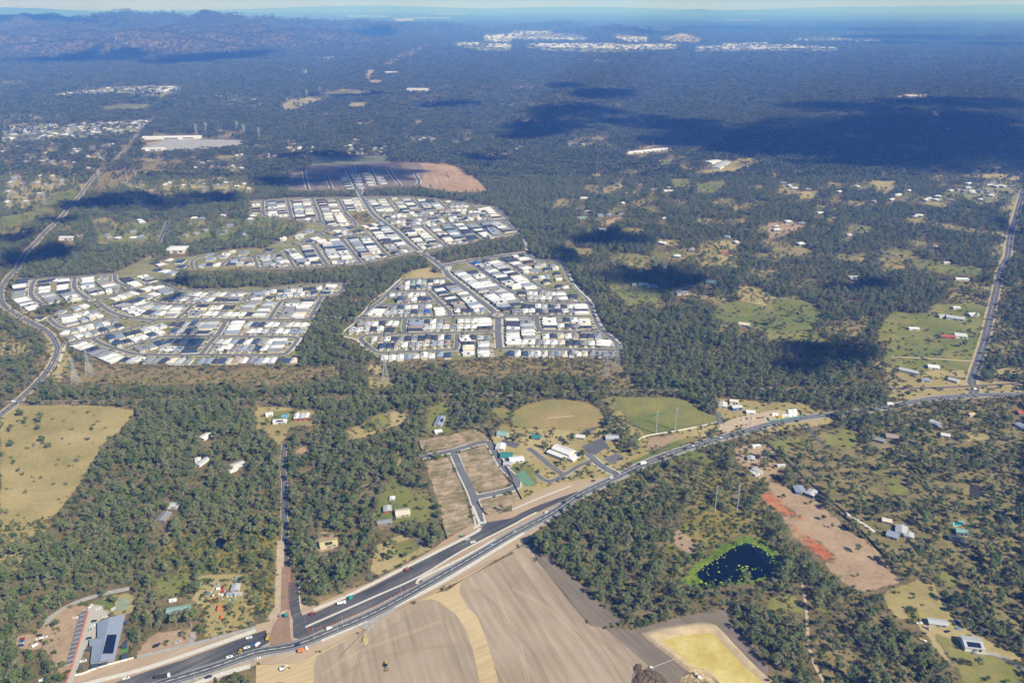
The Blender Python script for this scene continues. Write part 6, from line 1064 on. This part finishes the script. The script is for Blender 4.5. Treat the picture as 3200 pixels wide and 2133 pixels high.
def leaf_cloud(mb, c, r, k, sz, rg, m=0, flat=.75):
    for _ in range(k):
        d=rg.normal(size=3); d/=np.linalg.norm(d)+1e-9; q=np.array(c)+d*r*np.array([1,1,flat])*rg.random()**.4
        nrm=d*.7+rg.normal(size=3)*.45+np.array([0,0,.75]); nrm/=np.linalg.norm(nrm)
        a=np.cross(nrm,rg.normal(size=3)); a/=np.linalg.norm(a)+1e-9; b_=np.cross(nrm,a); s=sz*rg.uniform(.6,1.3)
        mb.add([q-a*s-b_*s*.7,q+a*s-b_*s*.7,q+a*s*.8+b_*s*.7,q-a*s*.8+b_*s*.7],[(0,1,2,3)],m)
def tree_proto(seed, h, cr, ncl, k, sz, open_=.0, tk=0):
    rg=np.random.default_rng(seed); T=MB(); C=MB(); lean=rg.normal(0,.05,2)*h; fork=h*rg.uniform(.28,.38)
    top=np.array([lean[0]*.5,lean[1]*.5,fork]); T.bar((0,0,-.4),top,.26*h/16,0,.17*h/16,6)
    for j in range(ncl):
        a=2*math.pi*(j+rg.random()*.7)/ncl; lvl=rg.random(); rr=cr*(.18+.70*rg.random()**.7)*(1-.55*max(0,lvl-.5)/.5)
        c=np.array([lean[0]+math.cos(a)*rr,lean[1]+math.sin(a)*rr,h*(.40+.52*lvl)])
        if j==0: c=np.array([lean[0],lean[1],h*.93])
        T.bar(top,c-np.array([0,0,.3]),.09*h/16,0,.04,4)
        leaf_cloud(C,c,cr*rg.uniform(.28,.42),int(k*1.7),sz*.72,rg)
    return T,C
PROT=[]
for s,h,cr,ncl,k,sz,lm,bm in ((1,15,5.8,14,19,.66,M_LEAF,M_BARK),(2,17,6.4,15,19,.70,M_LEAF,M_BARK),(3,13,5.6,13,20,.64,M_LEAF,M_BARK),(4,18,5.6,14,19,.68,M_LEAF,M_BARK),(5,12.5,6.2,15,18,.66,M_LEAF,M_BARK),(6,14,5.0,12,20,.64,M_LEAF,M_BARKD),(7,12,5.4,16,24,.64,M_LEAFD,M_BARKD),(8,10,4.8,13,24,.62,M_LEAFD,M_BARKD),(9,16,6.8,12,13,.66,M_LEAF,M_BARK)):
    T,C=tree_proto(s,h,cr,ncl,k,sz); PROT.append((T,C,lm,bm,h,cr))
TM=[(T.mesh('trunk',[bm]),C.mesh('crown',[lm])) for T,C,lm,bm,h,cr in PROT]
pcol=bpy.data.collections.new('tree_shapes'); scol=bpy.data.collections.new('shrub_shapes'); fcol=bpy.data.collections.new('far_tree_shapes')
def both(T,C,lm,bm,nm):
    v=C.v+T.v; f=C.f+[tuple(i+len(C.v) for i in q) for q in T.f]; return me_of(nm,v,f,[lm,bm],[0]*len(C.f)+[1]*len(T.f))
for i,(T,C,lm,bm,h,cr) in enumerate(PROT):
    o=bpy.data.objects.new('tree_shape_%02d'%i, both(T,C,lm,bm,'tree_shape')); pcol.objects.link(o)
for i in range(5):
    rg=np.random.default_rng(60+i); C=MB()
    for j in range(4+i%3): leaf_cloud(C,(rg.normal(0,.8),rg.normal(0,.8),.5+rg.random()*.9),.9,16,.30,rg,flat=.8)
    o=bpy.data.objects.new('shrub_shape_%02d'%i, me_of('shrub_shape',C.v,C.f,[M_SCRUB if i<4 else M_LEAFD])); scol.objects.link(o)
for i in range(5):
    rg=np.random.default_rng(80+i); C=MB()
    for j in range(7):
        x,y=rg.normal(0,7.5,2); h=rg.uniform(9,18); r=rg.uniform(3.6,5.6)
        for q in range(3): leaf_cloud(C,(x+rg.normal(0,r*.45),y+rg.normal(0,r*.45),h-r*rg.uniform(.2,1.0)),r*.62,11,1.25,rg,flat=.8)
        C.bar((x,y,-1),(x,y,h-r*.8),.28,1,.15,3)
    o=bpy.data.objects.new('far_tree_shape_%02d'%i, me_of('far_tree_shape',C.v,C.f,[M_FARL,M_BARK],C.m)); fcol.objects.link(o)
def scatter(name, P, scl, rot, idx, col, label, cat):
    me=bpy.data.meshes.new(name); me.vertices.add(len(P)); me.vertices.foreach_set('co',P.astype(np.float32).ravel())
    for an,ty,val in (('scl','FLOAT',scl.astype(np.float32)),('rot','FLOAT',rot.astype(np.float32)),('idx','INT',idx.astype(np.int32))):
        a=me.attributes.new(an,ty,'POINT'); a.data.foreach_set('value',val)
    o=obj(name,me); md=o.modifiers.new('plant','NODES'); ng=bpy.data.node_groups.new('plant_'+name,'GeometryNodeTree'); md.node_group=ng
    ng.interface.new_socket('Geometry',in_out='INPUT',socket_type='NodeSocketGeometry'); ng.interface.new_socket('Geometry',in_out='OUTPUT',socket_type='NodeSocketGeometry')
    gi=ng.nodes.new('NodeGroupInput'); go=ng.nodes.new('NodeGroupOutput'); ip=ng.nodes.new('GeometryNodeInstanceOnPoints'); ci=ng.nodes.new('GeometryNodeCollectionInfo')
    ci.inputs['Collection'].default_value=col; ci.inputs['Separate Children'].default_value=True; ci.inputs['Reset Children'].default_value=True
    def na(nm,ty):
        q=ng.nodes.new('GeometryNodeInputNamedAttribute'); q.data_type=ty; q.inputs['Name'].default_value=nm; return q.outputs['Attribute']
    cx=ng.nodes.new('ShaderNodeCombineXYZ'); ng.links.new(na('rot','FLOAT'),cx.inputs[2])
    e2r=ng.nodes.new('FunctionNodeEulerToRotation'); ng.links.new(cx.outputs[0],e2r.inputs[0])
    ng.links.new(gi.outputs[0],ip.inputs['Points']); ng.links.new(ci.outputs[0],ip.inputs['Instance']); ip.inputs['Pick Instance'].default_value=True
    ng.links.new(na('idx','INT'),ip.inputs['Instance Index']); ng.links.new(e2r.outputs[0],ip.inputs['Rotation']); ng.links.new(na('scl','FLOAT'),ip.inputs['Scale']); ng.links.new(ip.outputs[0],go.inputs[0])
    return tag(o,label,cat,kind='stuff')
def jgrid(y0,y1,step,margin=110):
    out=[]
    for y in np.arange(y0,y1,step):
        half=(1600+margin)/FPX*(y*CP+CAM_H*SP)
        x=np.arange(-half,half,step); out.append(np.stack([x,np.full(len(x),y)],1))
    P=np.concatenate(out); return P+NR.uniform(-.48,.48,P.shape)*step
def frame(P):
    f=P[:,1]*CP+CAM_H*SP; return 1600+FPX*P[:,0]/f, 1066.5-FPX*(P[:,1]*SP-CAM_H*CP)/f

# trees standing alone in the open, each placed where the photograph shows it
SOLO=[(9,190,690,6,1.0,'tall gum tree at the top left of the dry paddock near the highway'),(9,245,760,2,.8,'gum tree below the tall one at the paddock top left'),(9,385,750,1,1.0,'broad gum tree standing alone in the upper dry paddock'),(9,350,815,4,.7,'low tree just below the broad paddock gum'),(9,105,965,6,.75,'small dark tree near the left edge of the dry paddock'),(9,390,925,6,.8,'dark tree, left one of the pair in the paddock centre'),(9,448,985,7,.8,'dark tree, right one of the pair in the paddock centre'),(9,135,1120,7,.6,'little round tree in the lower left of the dry paddock'),(9,20,790,2,.9,'gum tree at the left picture edge by the highway'),(9,5,1080,4,.9,'gum tree cut by the left picture edge in the paddock'),
 (14,1230,420,7,1.0,'bushy tree beside the dry lawn north of the roadworks'),(14,1385,420,7,.7,'dark conifer-like tree on the lawn by the highway fence'),(14,800,640,7,1.5,'big round dark green tree in the bush above the water truck'),(14,160,215,7,1.4,'dark spreading tree left of the side road'),(11,650,1070,7,1.1,'bright green round tree beside the community hall'),(11,470,1130,2,.9,'gum tree in front of the community hall'),(11,930,600,2,1.0,'tall gum between the two cricket ovals, northern one'),(16,1340,800,7,.35,'tiny shrub tree in the lower right lawn'),(13,1800,760,0,1.1,'large dark gum tree behind the scrap yard'),(13,1620,1040,4,1.2,'large spreading tree left of the shaded front yard'),(13,1760,1050,1,1.25,'large spreading tree right in the front yard clump'),(13,430,900,2,1.15,'tall gum leaning over the gravel track'),(13,560,880,0,1.15,'pale trunked gum at the gravel track bend'),(15,1690,740,2,.9,'grey feathery tree at the near left bank of the lily pond'),(15,1830,710,6,.75,'small grey feathery tree at the near bank of the lily pond'),(15,1960,700,2,.95,'grey feathery tree in the middle of the near pond bank'),(15,2130,660,0,1.05,'largest grey feathery tree on the near bank of the lily pond')]
CLEARSOLO=[]
for t,x,y,k,s,lab in SOLO:
    g=G(px(t,x,y)); o=empty('tree',(g[0],g[1],0),R.uniform(0,6.28)); o.scale=(s,s,s)
    obj('trunk',TM[k][0],o); obj('crown',TM[k][1],o); tag(o,lab,'tree'); CLEARSOLO.append((g[0],g[1],4))
CLEAR_DISCS += CLEARSOLO
P=jgrid(430,2500,5.3); d,s=density(P)
patch=.82+.5*wob(P,30,1.)+.3*wob(P,85,5.)
keep=NR.random(len(P))<d*np.clip(patch,.15,1.0)*np.where(P[:,1]>1500,1.0,.92); TP=P[keep]; td=d[keep]
sc=(.30+.74*NR.beta(1.3,1.9,len(TP)))*np.clip(1+.18*wob(TP,60,9.),.75,1.2); idx=NR.choice(9,len(TP),p=[.16,.13,.15,.11,.14,.12,.07,.05,.07]); rt=NR.uniform(0,6.28,len(TP)); dk=(wob(TP,27,2.5)+.6*wob(TP,66,.5)>.55)&(NR.random(len(TP))<.6); idx[dk]=NR.choice([6,7],dk.sum()); sp=(wob(TP,34,6.5)>.45)&(NR.random(len(TP))<.55)&~dk; idx[sp]=8
u,v=frame(TP); dist=np.hypot(TP[:,0],TP[:,1]); cand=np.where((u>5)&(u<3195)&(v<2140))[0]; pick=cand[np.argsort(dist[cand])[:280]]
def tree_words(u_,v_):
    if u_<640: return 'gum tree in the bush round the child care centre, lower left','trees in the lower left bush'
    if u_<1330: return 'gum tree in the bush wedge between side road and highway','trees in the bush wedge by the highway'
    if u_<2420: return 'grey green gum tree in the wood between basin, field and pond','trees in the wood above the muddy basin'
    return 'gum tree in the open woodland at the lower right','trees in the lower right woodland'
for i in pick:
    o=empty('tree',(TP[i,0],TP[i,1],0),rt[i]); o.scale=(sc[i],)*3
    obj('trunk',TM[idx[i]][0],o); obj('crown',TM[idx[i]][1],o); a,b_=tree_words(u[i],v[i]); tag(o,a,'tree',b_)
rest=np.ones(len(TP),bool); rest[pick]=False
scatter('bushland_trees',np.column_stack([TP[rest],np.zeros(rest.sum())]),sc[rest],rt[rest],idx[rest],pcol,'dense olive green gum forest filling the land between roads and estates','forest')
# shrubs and understorey
P=jgrid(430,1500,4.2); d,s=density(P); k=NR.random(len(P))<s*.95; SPt=P[k]
ex=[]
for pl,wd in ROADSEG:                                      # garden shrubs and young street trees along the estate streets
    if wd>9 or pl[:,1].mean()<1080 or pl[:,1].mean()>2300: continue
    for i in range(len(pl)-1):
        L_=np.linalg.norm(pl[i+1]-pl[i]); dd=(pl[i+1]-pl[i])/(L_+1e-9); nn=np.array([-dd[1],dd[0]])
        for q in range(int(L_/6)):
            if NR.random()<.62: ex.append(pl[i]+dd*NR.random()*L_+nn*(wd/2+NR.uniform(2.2,5.5))*(1 if NR.random()<.5 else -1))
for x,y,r in RB: ex += [np.array([x,y])+NR.normal(0,r*.35,2) for _ in range(9)]
ex=np.array(ex); exd=np.array([road_d(q) for q in ex]); ex=ex[exd>4.4]
SS=np.concatenate([NR.uniform(.6,1.7,len(SPt)),NR.uniform(.7,1.5,len(ex))]); SPt=np.concatenate([SPt,ex])
scatter('shrubs',np.column_stack([SPt,np.zeros(len(SPt))]),SS,NR.uniform(0,6.28,len(SPt)),NR.integers(0,5,len(SPt)),scol,'low olive and yellow green scrub and garden shrubs between the trees','shrubs')
# the forest beyond: groups of trees, then larger groups up onto the ranges
FP=[];FS=[]
for y0,y1,st,s0 in ((2500,4300,15,1.0),(4300,7200,24,1.35),(7200,12800,36,1.55),(12800,24000,85,2.4)):
    P=jgrid(y0,y1,st,140); d,s=density(P); pt=np.clip(.92+.35*wob(P,150,3.),.35,1); q=P[NR.random(len(P))<d*pt]; FP.append(q); FS.append(NR.uniform(.7,1.15,len(q))*s0)
FP=np.concatenate(FP); FS=np.concatenate(FS)
scatter('far_forest',np.column_stack([FP,height(FP)-.5]),FS,NR.uniform(0,6.28,len(FP)),NR.integers(0,5,len(FP)),fcol,'blue hazy forest stretching from the estates to the distant ranges','forest')
# ---------------------------------------------------------------- clouds high above the frame; their shadows fall where the photograph is dark
M_CLOUD,_n,_b=mat_new('cloud_vapour'); _b.inputs['Base Color'].default_value=(.9,.9,.9,1); _b.inputs['Roughness'].default_value=1
_t=_n.nodes.new('ShaderNodeBsdfTransparent'); _m=_n.nodes.new('ShaderNodeMixShader'); _m.inputs[0].default_value=.36; L(_n,_t.outputs[0],_m.inputs[1]); L(_n,_b.outputs[0],_m.inputs[2]); L(_n,_m.outputs[0],_n.nodes['Material Output'].inputs[0])
import bmesh
_b=bmesh.new(); bmesh.ops.create_icosphere(_b,subdivisions=2,radius=1); ICV=np.array([v.co[:] for v in _b.verts]); ICF=[tuple(v.index for v in f.verts) for f in _b.faces]; _b.free()
def cloud(cx, cy_, hw, hh, seed, H=1500):
    """a broken cumulus patch whose shadow covers the given patch of ground"""
    rg=np.random.default_rng(seed); g=np.array(G((cx,cy_))); t=math.hypot(g[1]*CP+CAM_H*SP,0); rx=hw*t/FPX; ry=max(18,(G((cx,max(cy_-hh,22)))[1]-G((cx,cy_+hh))[1])/2)
    hz=float(height(g[None])[0]); k=(H-hz)/SUN.z; c=np.array([g[0]+SUN.x*k,g[1]+SUN.y*k,H]); big,sml=max(rx,ry),min(rx,ry); n=int(min(60,12+9*big/sml)); V=[];F=[]
    for i in range(n+n//2+10):
        a=rg.uniform(0,6.28); q=rg.random()**.5 if i<n else rg.uniform(.85,1.3); x,y=rx*q*math.cos(a)*.9,ry*q*math.sin(a)*.9
        r=(.26+.26*rg.random())*sml*(1.15-.55*q) if i<n else sml*rg.uniform(.05,.16); st=rg.uniform(1,1.9); w_=1+.22*np.sin(ICV@rg.normal(0,3.2,(3,3))).sum(1,keepdims=True)/2
        P=ICV*w_*np.array([r*(st if rx>ry else 1),r*(1 if rx>ry else st),min(r*.4,70)])+np.array([x,y,rg.normal(0,6)])
        F += [tuple(k_+len(V) for k_ in f) for f in ICF]; V += [tuple(p_) for p_ in P]
    o=obj('cloud',me_of('cloud',V,F,M_CLOUD,smooth=True),loc=tuple(c)); tag(o,kind='structure')
for i,a in enumerate([(2850,490,420,45),(2700,410,400,40),(2350,470,160,26),(2980,455,240,40),(2600,440,250,30),(3050,420,200,42),(2900,370,220,26),(2600,340,200,14),(2450,450,210,32),(2250,420,190,26),(2050,390,190,22),(2100,445,120,18),(1780,355,150,22),(1880,300,120,14),(1760,275,60,10),(1700,400,130,25),(1620,430,80,15),(2980,330,220,18),(3150,500,80,50),
  (1890,745,110,28),(1990,865,150,34),(1760,800,50,30),(2130,885,140,24),(2660,890,110,20),(2580,1100,160,38),(2480,1150,80,26),(3165,720,40,60),(2060,905,60,14),
  (430,635,240,28),(640,625,90,20),(120,795,110,32),(60,740,60,20),(1090,542,200,30),(1000,495,150,14),(880,570,110,16),(585,1058,30,34),(545,930,30,10),(180,690,60,10),(560,880,60,10),
  (620,190,170,14),(760,180,110,8),(330,185,150,12),(150,195,120,10),(1170,118,80,8),(620,92,50,12),(130,128,140,14),(300,130,60,8),(100,85,90,10),(60,60,80,10),(270,105,50,8),(920,90,40,8),(690,72,30,9),
  (2900,125,260,7),(2650,98,350,6),(2250,95,150,5),(2050,120,80,5),(3100,145,200,6),(2750,140,150,5),(1500,500,70,12),(1400,330,90,10),(1080,300,100,9)]):
    cloud(*a,200+i)

# ---------------------------------------------------------------- the air
HX,HY0,HY1,HT=70000,-6000,82000,680
me=MB().box(-HX,HX,HY0,HY1,-1.5,HT,bottom=True).mesh('haze',[])
hm=bpy.data.materials.new('haze_air'); hm.use_nodes=True; hn=hm.node_tree
for q in list(hn.nodes):
    if q.type!='OUTPUT_MATERIAL': hn.nodes.remove(q)
pv=hn.nodes.new('ShaderNodeVolumePrincipled'); pv.inputs['Density'].default_value=1.12e-4; pv.inputs['Color'].default_value=(.105,.295,1.0,1); pv.inputs['Anisotropy'].default_value=.0
if 'Absorption Color' in pv.inputs: pv.inputs['Absorption Color'].default_value=(1,1,1,1)
hn.links.new(pv.outputs[0],[q for q in hn.nodes if q.type=='OUTPUT_MATERIAL'][0].inputs['Volume'])
me.materials.append(hm); tag(obj('haze',me),'blue haze in the air over the plain','haze',kind='stuff')
cy.volume_step_rate=10
